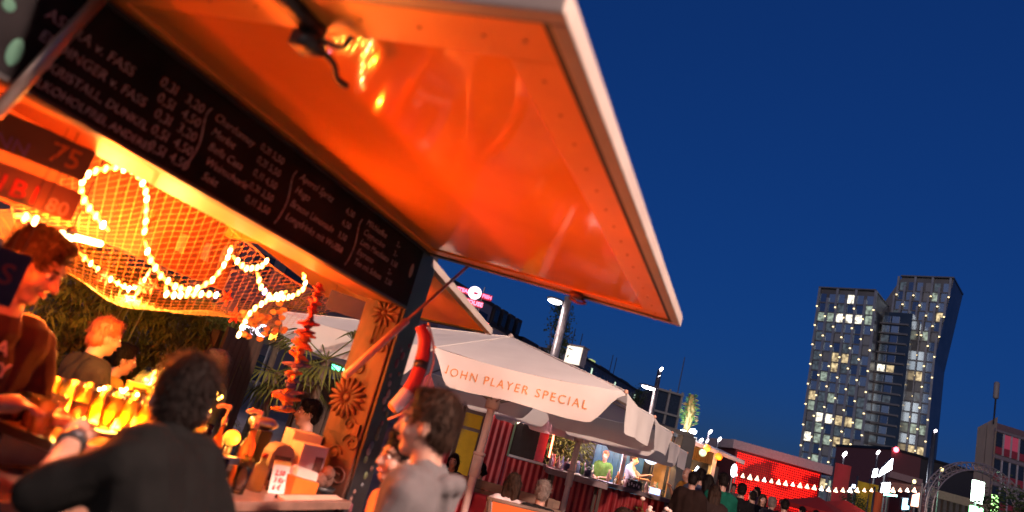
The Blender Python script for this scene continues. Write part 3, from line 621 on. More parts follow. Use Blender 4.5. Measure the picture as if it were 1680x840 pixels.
obj('easel_back', MB(T).hexa([(-0.02, 0.04, 0), (0.02, 0.04, 0), (0.02, 0.07, 0), (-0.02, 0.07, 0)], [(-0.02, 0.034, 0.14), (0.02, 0.034, 0.14), (0.02, 0.037, 0.14), (-0.02, 0.037, 0.14)]), M_BLACK, t)
T = TK(3.24, 2.30, CZ, -0.4); t = thing('till', T((0, 0, 0)), 'dark grey round-topped till between the price card and the napkin boxes', 'till')
obj('body', MB(T).poly([(-0.07, 0, 0.0), (0.07, 0, 0.0), (0.07, 0, 0.17), (0.05, 0, 0.205), (0.02, 0, 0.22), (-0.02, 0, 0.22), (-0.05, 0, 0.205), (-0.07, 0, 0.17)], (0, 0.1, 0)), M_GREY, t, bevel=0.006)
obj('keypad', MB(T).box((-0.05, -0.003, 0.03), (0.05, -0.0005, 0.09)), M_BLACK, t); obj('display', MB(T).box((-0.05, -0.003, 0.12), (0.05, -0.0005, 0.16)), paint((0.05, 0.06, 0.06), 0.2), t)
# napkin boxes, holder and menu
M_WBOX = paint((0.66, 0.55, 0.50), 0.55)
M_PIC = [paint((0.16, 0.07, 0.05), 0.4, scale=30, var=0.8), paint((0.32, 0.12, 0.08), 0.4, scale=30, var=0.8)]
carton('straw_box', TK(3.42, 2.28, CZ, -0.35), 0.17, 0.12, 0.24, M_WBOX, 'plain white cardboard box beside the till', marks=[(0.015, 0.07, 0.05, 0.19, M_PIC[0])])
carton('napkin_box', TK(3.56, 2.44, 1.0805, -0.55), 0.18, 0.14, 0.28, M_WBOX, 'white box with a brown photo print against the carved post', marks=[(-0.02, 0.07, 0.09, 0.23, M_PIC[1])])
obj('corner_shelf', MB(K).box((3.38, 2.462, 1.04), (3.61, 2.60, 1.079)), M_COUNTER, kb)
T = TK(3.24, 2.14, CZ, -0.1); t = thing('napkin_holder', T((0, 0, 0)), 'orange napkin holder with folded white napkins on the counter', 'napkin holder')
obj('holder', MB(T).poly([(-0.10, -0.035, 0.0), (0.10, -0.035, 0.0), (0.10, -0.035, 0.075), (-0.10, -0.035, 0.10)], (0, 0.07, 0)), paint((0.80, 0.16, 0.02), 0.4), t, bevel=0.004)
for k in range(5): obj('napkin', MB(T).poly([(-0.09, -0.02 + k * 0.012, 0.101), (0.09, -0.02 + k * 0.012, 0.08), (0.085, -0.02 + k * 0.012, 0.125), (-0.08, -0.02 + k * 0.012, 0.14 + 0.01 * (k % 2))], (0, 0.005, 0)), paint((0.7, 0.5, 0.42), 0.9), t)
T = TK(3.05, 2.13, CZ, 0.02)
t = thing('menu_card', T((0, 0, 0)), 'long menu card lying tilted on the counter edge', 'menu')
obj('card', MB(T).hexa([(-0.05, -0.09, 0.001), (0.50, -0.085, 0.001), (0.50, -0.035, 0.001), (-0.05, -0.04, 0.001)], [(-0.05, -0.09, 0.004), (0.50, -0.085, 0.004), (0.50, -0.035, 0.016), (-0.05, -0.04, 0.016)]), paint((0.66, 0.38, 0.28), 0.5), t, bevel=0.002)
obj('spine', MB(T).box((-0.055, -0.038, 0.0005), (0.50, -0.030, 0.016)), M_BLACK, t)
T = TK(3.42, 2.55, 1.36); 
t = thing('cocktail_shaker', K((3.34, 2.52, 1.08)), 'silver shaker lying on a dark stand behind the boxes', 'shaker')
obj('stand', MB(K).box((3.25, 2.50, 1.08), (3.36, 2.57, 1.33)), M_BLACK, t, bevel=0.006)
obj('cup', MB().lathe(K((3.26, 2.58, 1.365)), [(0.02, -0.02), (0.032, 0.0), (0.034, 0.10), (0.026, 0.13), (0.012, 0.15)], 14, (DV - NV * 0.5)), M_STEEL, t, True)
t = thing('coconut_bowl', K((3.49, 2.18, CZ)), 'brown coconuts in a dark bowl next to the carved post', 'bowl')
obj('bowl', MB().lathe(K((3.49, 2.18, CZ)), [(0.04, 0), (0.075, 0.02), (0.085, 0.045), (0.078, 0.045), (0.06, 0.015), (0.001, 0.012)], 16), M_BLACK, t, True)
for dx, dn, dz, r in [(-0.035, 0, 0.075, 0.045), (0.04, 0.01, 0.075, 0.048), (0.0, -0.02, 0.12, 0.04)]:
    obj('coconut', MB().ell(K((3.49 + dx, 2.18 + dn, CZ + dz)), (r, r, r * 0.95), 12, 8), paint((0.14, 0.06, 0.04), 0.9, bump=0.5, scale=60), t, True)
t = thing('red_drink', K((3.60, 3.2, 1.0)), 'glass of red drink on the rear bar in front of the vest man', 'drink')
c = atN(343, 700, 3.5); c.z = 1.0755
obj('glass', MB().lathe(c, [(0.03, 0), (0.035, 0.12), (0.032, 0.12), (0.027, 0.01), (0.001, 0.01)], 12), M_GLASS, t, True)
obj('drink', MB().lathe(c + Vector((0, 0, 0.011)), [(0.026, 0), (0.030, 0.085)], 12), paint((0.6, 0.02, 0.02), 0.2), t, True)
# ================================================================== PEOPLE
HAIRM = {'dark': mat('dark_hair', (0.008, 0.0045, 0.0035), 0.6, spec=0.12, var=0.5, scale=60, bump=0.6, stretch=(1, 1, 0.2)),
         'brown': mat('brown_hair', (0.026, 0.013, 0.008), 0.6, spec=0.12, var=0.5, scale=60, bump=0.6, stretch=(1, 1, 0.2)),
         'red': mat('ginger_hair', (0.30, 0.075, 0.02), 0.55, var=0.4, scale=60, bump=0.5, stretch=(1, 1, 0.2)),
         'grey': mat('grey_hair', (0.16, 0.12, 0.10), 0.6, var=0.4, scale=60, bump=0.5)}
M_EYE = paint((0.7, 0.66, 0.62), 0.2); M_IRIS = paint((0.02, 0.012, 0.01), 0.2); M_LIP = mat('lips', (0.42, 0.13, 0.10), 0.45)
M_SHOE = paint((0.02, 0.018, 0.016), 0.5)
STAND = dict(pelvis=(0, 0, .95), chest=(0, 0, 1.33), neck=(0, -.01, 1.48), head=(0, .03, 1.635), lsh=(-.185, -.01, 1.40), rsh=(.185, -.01, 1.40),
    lel=(-.24, -.03, 1.12), rel=(.24, -.03, 1.12), lwr=(-.23, .14, .93), rwr=(.23, .14, .93), lhip=(-.095, 0, .92), rhip=(.095, 0, .92),
    lkn=(-.10, .03, .50), rkn=(.10, .03, .50), lan=(-.105, -.02, .085), ran=(.105, -.02, .085))
SIT = dict(STAND, pelvis=(0, 0, .52), chest=(0, .02, .90), neck=(0, .02, 1.05), head=(0, .06, 1.205), lsh=(-.185, .01, .97), rsh=(.185, .01, .97),
    lel=(-.24, .05, .70), rel=(.24, .05, .70), lwr=(-.15, .28, .72), rwr=(.15, .28, .72), lhip=(-.095, 0, .52), rhip=(.095, 0, .52),
    lkn=(-.12, .42, .50), rkn=(.12, .42, .50), lan=(-.12, .40, .085), ran=(.12, .40, .085))
def person(label, base, yaw, top, legs=(0.02, 0.022, 0.03), hair='dark', hairlen=0, pose=STAND, k=1.0, over=None, world=None, look=None, tilt=0.0, sleeve=0.5, vox=0.02, face=True, group=None, hood=False, vest=None, skin=None, apron=None, bulk=1.0):
    T0 = frame((base[0], base[1], base[2] if len(base) > 2 else 0), yaw)
    J = dict(pose); J.update(over or {})
    P = {n: T0(tuple(c * k for c in J[n])) for n in J}
    P.update({n: Vector(v) for n, v in (world or {}).items()})
    side = (P['rsh'] - P['lsh']); side.z *= 0.3; side.normalize(); up = Vector((0, 0, 1)); fwd = up.cross(side).normalized()
    t = thing('person', Vector((P['pelvis'].x, P['pelvis'].y, min(P['lan'].z, P['ran'].z) - 0.085 * k)), label, 'person', group)
    hf = Vector((math.cos(look), math.sin(look), 0)) if look is not None else fwd
    hz = (up + hf * tilt).normalized(); hx = hf.cross(hz).normalized(); hf = hz.cross(hx)
    H = Matrix((hx, hf, hz)).transposed(); hc = P['head']
    hd = lambda x, y, z: hc + H @ Vector((x * k, y * k, z * k))
    hr = lambda *r: tuple(q * k for q in r)
    near = vox < 0.012
    sk = skin or M_SKIN
    # one continuous body
    b = MB()
    b.ell(hd(0, -.012, .03), hr(.074, .093, .094), 14, 10, H); b.ell(hd(0, .022, -.03), hr(.062, .070, .084), 12, 9, H)
    b.ell(hd(0, .052, -.094), hr(.034, .032, .027), 10, 7, H); b.cap(hd(0, .084, .012), hd(0, .108, -.034), .009 * k, .0155 * k, 8)
    b.cap(hd(-.03, .078, .022), hd(.03, .078, .022), .013 * k, .013 * k, 8)
    for e in (-1, 1):
        b.ell(hd(e * .077, -.012, -.018), hr(.009, .019, .030), 8, 7, H); b.ell(hd(e * .04, .055, -.035), hr(.026, .028, .03), 8, 6, H)
    b.cap(P['neck'] - up * .05, hd(0, -.02, -.06), .062 * k, .054 * k)
    mid = (P['lsh'] + P['rsh']) / 2
    b.cap(P['lsh'], P['rsh'], .045 * k, .045 * k); b.cap(mid - up * .08 * k, P['pelvis'], .07 * k, .08 * k)
    for s_ in 'lr':
        sh, el, wr = P[s_ + 'sh'], P[s_ + 'el'], P[s_ + 'wr']
        b.cap(sh, el, .047 * k, .038 * k); b.cap(el, wr, .040 * k, .027 * k)
        dv = (wr - el).normalized(); sd = dv.cross(up); sd = sd.normalized() if sd.length > 0.05 else side.copy()
        pn = sd.cross(dv); pc = wr + dv * .045 * k
        b.cap(wr, pc + dv * .02 * k, .028 * k, .030 * k); b.cap(pc - sd * .018 * k, pc + sd * .018 * k, .022 * k, .022 * k)
        fr = (0.0085 if near else 0.013) * k
        for q, L in zip((-1.5, -.5, .5, 1.5), (.062, .074, .078, .066)):
            r0 = pc + sd * q * .018 * k + dv * .03 * k; r1 = r0 + dv * L * .55 * k - pn * .008 * k; r2 = r1 + dv * L * .4 * k - pn * .03 * k
            b.cap(r0, r1, fr, fr * .95, 7); b.cap(r1, r2, fr * .95, fr * .8, 7)
        th0 = wr + dv * .02 * k + sd * .024 * k * (1 if s_ == 'l' else -1); th1 = th0 + (dv * .035 + sd * .03 * (1 if s_ == 'l' else -1)) * k
        b.cap(th0, th1, fr * 1.25, fr * 1.1, 7); b.cap(th1, th1 + (dv * .03 - pn * .012) * k, fr * 1.1, fr * .9, 7)
        b.cap(P[s_ + 'hip'], P[s_ + 'kn'], .068 * k, .050 * k); b.cap(P[s_ + 'kn'], P[s_ + 'an'], .050 * k, .034 * k)
    obj('body', remesh(b, vox, 3), sk, t, True)
    # top
    c = MB(); B = bulk * k
    c.cap(P['lsh'], P['rsh'], .068 * B, .068 * B); c.cap(P['lsh'].lerp(mid, .35), P['lhip'].lerp(P['pelvis'], .2), .105 * B, .108 * B); c.cap(P['rsh'].lerp(mid, .35), P['rhip'].lerp(P['pelvis'], .2), .105 * B, .108 * B)
    c.cap(mid - up * .06 * k, P['pelvis'] - up * .03, .125 * B, .125 * B); c.cap(mid - up * .02 * k, P['neck'] - up * .03 * k, .10 * k, .070 * k); c.cap(P['neck'] - up * .06 * k, P['neck'] - up * .012 * k, .085 * k, .066 * k)
    for s_ in 'lr':
        sh, el, wr = P[s_ + 'sh'], P[s_ + 'el'], P[s_ + 'wr']
        if sleeve >= 1.0: c.cap(sh, el, .066 * B, .055 * B); c.cap(el, el.lerp(wr, .93), .055 * B, .04 * B)
        else: c.cap(sh, sh.lerp(el, sleeve * 1.6 if sleeve < .6 else .95), .066 * B, .060 * B)
    if hood:
        hb = mid - fwd * .10 * k + up * .03 * k
        c.cap(hb - side * .085 * k + up * .03, hb + side * .085 * k + up * .03, .036 * k, .036 * k); c.cap(hb - side * .07 * k + up * .02, hb - up * .13 * k, .034 * k, .03 * k); c.cap(hb + side * .07 * k + up * .02, hb - up * .13 * k, .034 * k, .03 * k)
        c.cap(P['neck'] - side * .07 * k, P['neck'] + side * .07 * k - fwd * .02, .045 * k, .045 * k)
    o = obj('hoodie' if hood else 'shirt', remesh(c, vox, 4, 0.010 * k if near else 0.006, 7.0), top, t, True)
    if vest:
        v = MB(); v.cap(P['lsh'].lerp(mid, .3), P['lhip'].lerp(P['pelvis'], .1), .118 * B, .122 * B); v.cap(P['rsh'].lerp(mid, .3), P['rhip'].lerp(P['pelvis'], .1), .118 * B, .122 * B)
        obj('vest', remesh(v, vox, 4, .006, 7), vest, t, True)
    c = MB()
    c.cap(P['lhip'], P['rhip'], .105 * k, .105 * k); c.cap(P['pelvis'] + up * .02, P['pelvis'], .125 * k, .12 * k)
    for s_ in 'lr': c.cap(P[s_ + 'hip'], P[s_ + 'kn'], .085 * k, .066 * k); c.cap(P[s_ + 'kn'], P[s_ + 'an'] + up * .02, .066 * k, .055 * k)
    obj('trousers', remesh(c, max(vox, .016), 3, .006, 6), legs if not isinstance(legs, tuple) else paint(legs, 0.8), t, True)
    for s_ in 'lr':
        f2 = fwd; a = P[s_ + 'an']; q = MB(); q.cap(a - up * .045 * k, a - up * .048 * k + f2 * .15 * k, .038 * k, .036 * k)
        q.v = [(x, y, max(z, a.z - .085 * k)) for x, y, z in q.v]
        obj('shoe', q, M_SHOE, t, True)
    # hair
    if hair:
        h = MB()
        h.ell(hd(0, -.020, .046), hr(.083, .099, .093), 14, 10, H); h.ell(hd(0, -.052, -.015), hr(.070, .062, .072), 12, 8, H)
        h.ell(hd(0, .035, .098), hr(.055, .05, .034), 10, 7, H)
        if hairlen >= 1:
            for e in (-1, 0, 1): h.cap(hd(e * .06, -.055, .0), hd(e * .065, -.07, -.10 - .13 * hairlen), .042 * k, .03 * k)
            for e in (-1, 1): h.cap(hd(e * .078, .0, .03), hd(e * .085, -.02, -.10 - .10 * hairlen), .024 * k, .02 * k)
        if hairlen == 0.5: h.ell(hd(0, -.11, -.01), hr(.04, .04, .04), 8, 6, H)
        hm = remesh(h, vox * 0.8, 2, 0.003 * k, 40)
        ho = obj('hair', hm, HAIRM[hair], t, True)
        if vox < 0.02:                             # loose strands over the cap of hair
            st_ = MB(); crown = hd(0, -.03, .15); rg = random.Random(len(WL)); nst = 3200 if near else 1100
            for _ in range(nst):
                p = Vector(rg.choice(hm.v)); q_ = H.transposed() @ (p - hc)
                if q_.y > .075 * k and q_.z < .07 * k: continue
                nr = (p - hd(0, -.015, .02)).normalized(); fl = p - crown; fl = fl - nr * fl.dot(nr); fl = fl.normalized() if fl.length > 1e-4 else hf
                fl = (fl + Vector((rg.gauss(0, .35), rg.gauss(0, .35), rg.gauss(0, .35))) + (hf * .5 if q_.y > .02 else Vector())).normalized()
                L = rg.uniform(.018, .04) * k * (1.5 if hairlen >= 1 else 1); w = fl.cross(nr); w = w.normalized() * (.0011 if near else .002) * k
                a = p + nr * .001; m_ = a + fl * L * .55 + nr * L * .20; e_ = a + fl * L + nr * L * .22
                st_.add([a - w, a + w, m_ + w * .8, m_ - w * .8, e_], [(0, 1, 2, 3), (3, 2, 4)])
            so = obj('hair_strands', st_, HAIRM[hair], ho); so['kind'] = 'stuff'
    if face:
        for e in (-1, 1):
            ey = obj('eye', MB().ell(hd(e * .031, .0765, .0), hr(.0135, .011, .0095), 8, 6, H), M_EYE, t, True)
            obj('iris', MB().ell(hd(e * .031, .0855, .0), hr(.0065, .004, .0065), 8, 5, H), M_IRIS, ey, True)
            obj('eyebrow', MB().cap(hd(e * .016, .089, .021), hd(e * .047, .082, .022), .0045 * k, .0035 * k, 6), HAIRM[hair or 'dark'], t, True)
        obj('lips', MB().ell(hd(0, .0865, -.066), hr(.023, .010, .0085), 10, 6, H), M_LIP, t, True)
    t['_'] = 0; del t['_']
    return t, P, hd, H
def tee(c, rough=0.85, var=0.15): return mat('cloth_%d' % len(bpy.data.materials), c, rough, var=var, scale=9, bump=0.12, bscale=40, spec=0.12)
LEFTW = math.radians(168)
# seated man leaning on the counter, seen from behind
hp = at(298, 655, 2.05)
lsh, rsh = at(208, 762, 1.78), at(326, 772, 2.08)
W1 = dict(head=hp, neck=at(277, 722, 1.98), lsh=lsh, rsh=rsh, chest=(lsh + rsh) / 2 - Vector((0, 0, .06)), lel=at(62, 812, 1.78), lwr=at(120, 722, 2.0), rel=at(372, 920, 2.15), rwr=at(330, 850, 2.30))
m0 = (lsh + rsh) / 2; pb = Vector((m0.x + .16, m0.y - .04, 0)); sd = (rsh - lsh); sd.z = 0; sd.normalize()
fv = Vector((0, 0, 1)).cross(sd)
for nm, o_, z in [('pelvis', 0, .82), ('lhip', -.095, .80), ('rhip', .095, .80)]: W1[nm] = pb + sd * o_ + Vector((0, 0, z))
for e, s_ in ((-1, 'l'), (1, 'r')): W1[s_ + 'kn'] = pb + sd * .13 * e + fv * .06 + Vector((0, 0, .45)); W1[s_ + 'an'] = pb + sd * .13 * e - fv * .08 + Vector((0, 0, .085))
pm, PM, hdm, Hm = person('man in a dark T-shirt and wristwatch leaning on the bar, seen from behind', (0, 0), 0, tee((0.004, 0.004, 0.004)), hair='dark', world=W1, look=math.radians(122), tilt=-.06, sleeve=0.62, vox=0.009, k=1.02)
wr = PM['lwr'].lerp(PM['lel'], .06); ax = (PM['lwr'] - PM['lel']).normalized()
wt = obj('wristwatch', MB().lathe(wr, [(0.033, -0.016), (0.038, -0.012), (0.038, 0.012), (0.033, 0.016)], 16, ax), M_BLACK, pm, True)
wn_ = (camo.location - wr); wn_ = (wn_ - ax * wn_.dot(ax)).normalized()
obj('watch_face', MB().lathe(wr + wn_ * .034, [(0.02, 0), (0.02, 0.008), (0.016, 0.010)], 14, wn_), M_DSTEEL, wt, True)
# man in the grey hoodie
hb = at(702, 698, 2.5)
person('young man in a grey hooded sweatshirt facing the bar beside the carved post', (hb.x + .03, hb.y), LEFTW - math.pi / 2, tee((0.10, 0.09, 0.092)), hair='brown', k=hb.z / 1.635, vox=0.009, sleeve=1.0, hood=True, look=LEFTW,
       over=dict(lel=(-.24, .06, 1.12), lwr=(-.14, .27, 1.02), rel=(.24, .06, 1.12), rwr=(.14, .27, 1.02)))
# woman in front of him
hb = at(654, 752, 3.0)
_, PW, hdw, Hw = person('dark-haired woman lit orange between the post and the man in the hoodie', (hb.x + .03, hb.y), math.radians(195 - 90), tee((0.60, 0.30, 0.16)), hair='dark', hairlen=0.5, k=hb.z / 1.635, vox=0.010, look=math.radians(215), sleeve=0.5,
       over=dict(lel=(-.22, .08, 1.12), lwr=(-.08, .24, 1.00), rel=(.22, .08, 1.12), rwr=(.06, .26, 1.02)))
pc = (PW['lwr'] + PW['rwr']) / 2 + Vector((-.03, .0, .01))
ph = thing('mobile_phone', pc, 'dark mobile phone held by the woman below the counter edge', 'phone')
T = frame(pc, math.radians(200)); obj('case', MB(T).box((-.035, -.07, .0), (.035, .07, .009)), M_BLACK, ph, bevel=.003); obj('screen', MB(T).box((-.03, -.062, .0095), (.03, .062, .0105)), glow((0.7, 0.75, 0.9), 0.5), ph)
# barman
hb = atN(58, 428, 2.52)
bs, PB, hdb, Hb = person('barman in a black lettered T-shirt bending over the drip rack', (hb.x + NV.x * .10, hb.y + NV.y * .10), PHI + math.pi, tee((0.03, 0.012, 0.014)), hair='brown', k=1.08, vox=0.010, sleeve=0.5, tilt=.30, look=PHI + math.pi + math.pi / 2 + .45,
       over=dict(head=(0, .10, 1.655), neck=(0, .04, 1.48), lel=(-.27, .06, 1.14), lwr=(-.14, .30, 1.20), rel=(.27, .08, 1.14), rwr=(.10, .32, 1.22)))
fwdb = -NV
for i, bdy in enumerate(['L A', 'NEY']):
    o_ = PB['chest'] + fwdb * .138 - DV * .085 + Vector((0, 0, .02 - .075 * i)); sd_ = (PB['rsh'] - PB['lsh']).normalized()
    TT = lambda p, o_=o_: o_ + DV * p[0] + Vector((0, 0, p[1])) + fwdb * p[2]
    obj('shirt_lettering', text_mb(bdy, 0.075, TT, 0.004), paint((0.55, 0.42, 0.40), 0.8), bs)
sh = thing('small_tumbler', PB['lwr'], 'tumbler held in the barman\'s hands', 'glass')
q = PB['lwr'].lerp(PB['rwr'], .5) + fwdb * .09
obj('glass', MB().lathe(q - Vector((0, 0, .05)), [(0.026, 0), (0.034, 0.11), (0.031, 0.11), (0.023, 0.01), (0.001, 0.01)], 12), bpy.data.materials['red_lit_glass'], sh, True)
# customers across the bar
def cust(label, px, py, N, heading, top, **kw):
    hb = atN(px, py, N); kk = hb.z / 1.635
    return person(label, (hb.x - math.cos(heading) * .03, hb.y - math.sin(heading) * .03), heading - math.pi / 2, tee(top), k=kk, vox=kw.pop('vox', 0.014), **kw)
FOLD = dict(lel=(-.25, .10, 1.14), lwr=(-.06, .28, 1.16), rel=(.25, .10, 1.14), rwr=(.08, .30, 1.14))
cust('ginger man in a black T-shirt leaning at the far side of the bar', 174, 553, 3.95, PHI - .25, (0.018, 0.014, 0.015), hair='red', over=FOLD)
cust('woman with tied dark hair and mustard top in profile beside the ginger man', 203, 590, 4.2, PHI - .45, (0.36, 0.20, 0.04), hair='dark', hairlen=0.5, over=FOLD)
cust('half-hidden person between the ginger man and the woman in mustard', 170, 584, 4.55, PHI - 1.2, (0.20, 0.12, 0.05), hair='brown', hairlen=1)
cust('man with cropped hair, green vest and dark sleeves at the end of the bar', 352, 597, 4.3, math.radians(215), (0.015, 0.014, 0.016), hair='grey', sleeve=1.0, vest=tee((0.09, 0.10, 0.06)), over=FOLD)
hb = at(516, 682, 7.0)
person('man with glasses seen over the boxes on the counter', (hb.x, hb.y), math.radians(200 - 90), tee((0.05, 0.04, 0.04)), hair='dark', pose=SIT, k=hb.z / 1.205, vox=0.018)
# ================================================================== PLANTING AND FENCE BEHIND THE BAR
def blade(mb, p, d, L, w, droop=0.35):
    d = Vector(d).normalized(); s = d.cross(Vector((0, 0, 1))); s = s.normalized() if s.length > 0.05 else Vector((1, 0, 0))
    a = p + d * L * .45; b = p + d * L - Vector((0, 0, L * droop))
    mb.add([p, a + s * w, b, a - s * w], [(0, 1, 2, 3)])
def bamboo(c, h, R, label, n):
    t = thing('bamboo', (c[0], c[1], 0), label, 'bamboo', 'bamboo hedge behind the bar')
    lf = MB()
    for k in range(9):
        w = random.uniform(0, 6.28); r = R * random.uniform(.1, .7); b = Vector((c[0] + math.cos(w) * r, c[1] + math.sin(w) * r, 0)); tip = b + Vector((random.uniform(-.25, .25), random.uniform(-.25, .25), h * random.uniform(.8, 1.0)))
        obj('cane', MB().tube([b, b.lerp(tip, .5) + Vector((.03, 0, 0)), tip], [.014, .011, .004], 6), paint((0.10, 0.11, 0.03), 0.5), t, True)
    for k in range(n):
        w = random.uniform(0, 6.28); z = h * (random.uniform(0.18, 1.04)); rr = R * math.sqrt(random.random()) * (1.0 - 0.35 * (z / h) ** 3)
        rr *= 0.85 + 0.3 * noise.noise(Vector((w, z * 2, c[0])))
        p = Vector((c[0] + math.cos(w) * rr, c[1] + math.sin(w) * rr, z))
        base = random.uniform(0, 6.28)
        for q in range(4):
            a = base + random.uniform(-.9, .9); blade(lf, p, (math.cos(a), math.sin(a), random.uniform(-.7, .35)), random.uniform(.08, .15), random.uniform(.006, .010))
    o = obj('leaves', lf, M_LEAF, t); o['kind'] = 'stuff'
for i, (px, py, N, h, n_) in enumerate([(150, 530, 5.0, 2.05, 1500), (215, 545, 4.9, 2.12, 1800), (290, 560, 4.95, 2.05, 1800), (335, 575, 5.2, 2.0, 1800), (95, 520, 4.9, 2.15, 1300), (375, 560, 6.1, 2.1, 1700)]):
    c = atN(px, py, N); bamboo(c, h, .50, ['bamboo clump behind the ginger man', 'bamboo clump behind the woman in mustard', 'bamboo clump above the seated man\'s head', 'bamboo clump against the plank fence', 'bamboo clump behind the bulb lamp', 'bamboo clump at the right end of the hedge'][i], n_)
def fence(p0, p1, h, label, m=M_WOOD):
    p0, p1 = Vector(p0), Vector(p1); L = (p1 - p0).length; yaw = math.atan2(p1.y - p0.y, p1.x - p0.x); T = frame((p0.x, p0.y, 0), yaw)
    t = thing('plank_fence', p0.lerp(p1, .5), label, 'fence'); n = int(L / .13)
    for i in range(n):
        x = i * L / n; obj('plank', MB(T).box((x, 0, .03), (x + L / n - .008, .022 + random.uniform(0, .006), h + random.uniform(-.008, .008))), m, t)
    for z in (.4, h - .3): obj('rail', MB(T).box((0, .03, z), (L, .07, z + .07)), m, t)
    for x in (0.0, L - .08): obj('fence_post', MB(T).box((x, .071, 0), (x + .08, .15, h - .05)), m, t)
q0, q1 = at(372, 560, 6.5), at(432, 565, 7.4); q0.z = q1.z = 0
fence(q0 - (q1 - q0) * .05, q1, 1.93, 'dark plank fence behind the man in the green vest')
q0, q1 = at(505, 620, 8.6), at(640, 640, 9.4); q0.z = q1.z = 0
fence(q0, q1, 1.75, 'dark plank fence under the big parasol, behind the garland')
# fan palms between the fences
def palm(c, h, R, label, n=11):
    t = thing('palm', (c.x, c.y, 0), label, 'palm', 'palms by the fence')
    obj('trunk', MB().tube([(c.x, c.y, 0), (c.x + .03, c.y, h * .5), (c.x, c.y, h)], [.07, .06, .05], 8), M_BARK, t, True)
    for k in range(n):
        w = 2 * math.pi * k / n + random.uniform(-.2, .2); el = random.uniform(-.5, .8)
        d = Vector((math.cos(w) * math.cos(el), math.sin(w) * math.cos(el), math.sin(el))); top = Vector((c.x, c.y, h)); e = top + d * R * .55
        f = MB(); f.tube([top, e], .008, 5)
        sx = d.cross(Vector((0, 0, 1))).normalized(); uz = sx.cross(d)
        for q in range(13):
            a = (q - 6) * .2; dd = d * math.cos(a) + sx * math.sin(a); blade(f, e, dd, R * .6 * (1 - .2 * abs(q - 6) / 6), .016, .45)
        obj('frond', f, M_LEAF, t)
for (px, py, Y, R, lb) in [(535, 590, 8.0, .75, 'fan palm in front of the fence under the parasol'), (455, 610, 8.2, .7, 'fan palm left of the driftwood garland'), (475, 505, 12.0, .8, 'palm top showing above the left end of the parasol')]:
    c = at(px, py, Y); palm(c, c.z, R, lb)
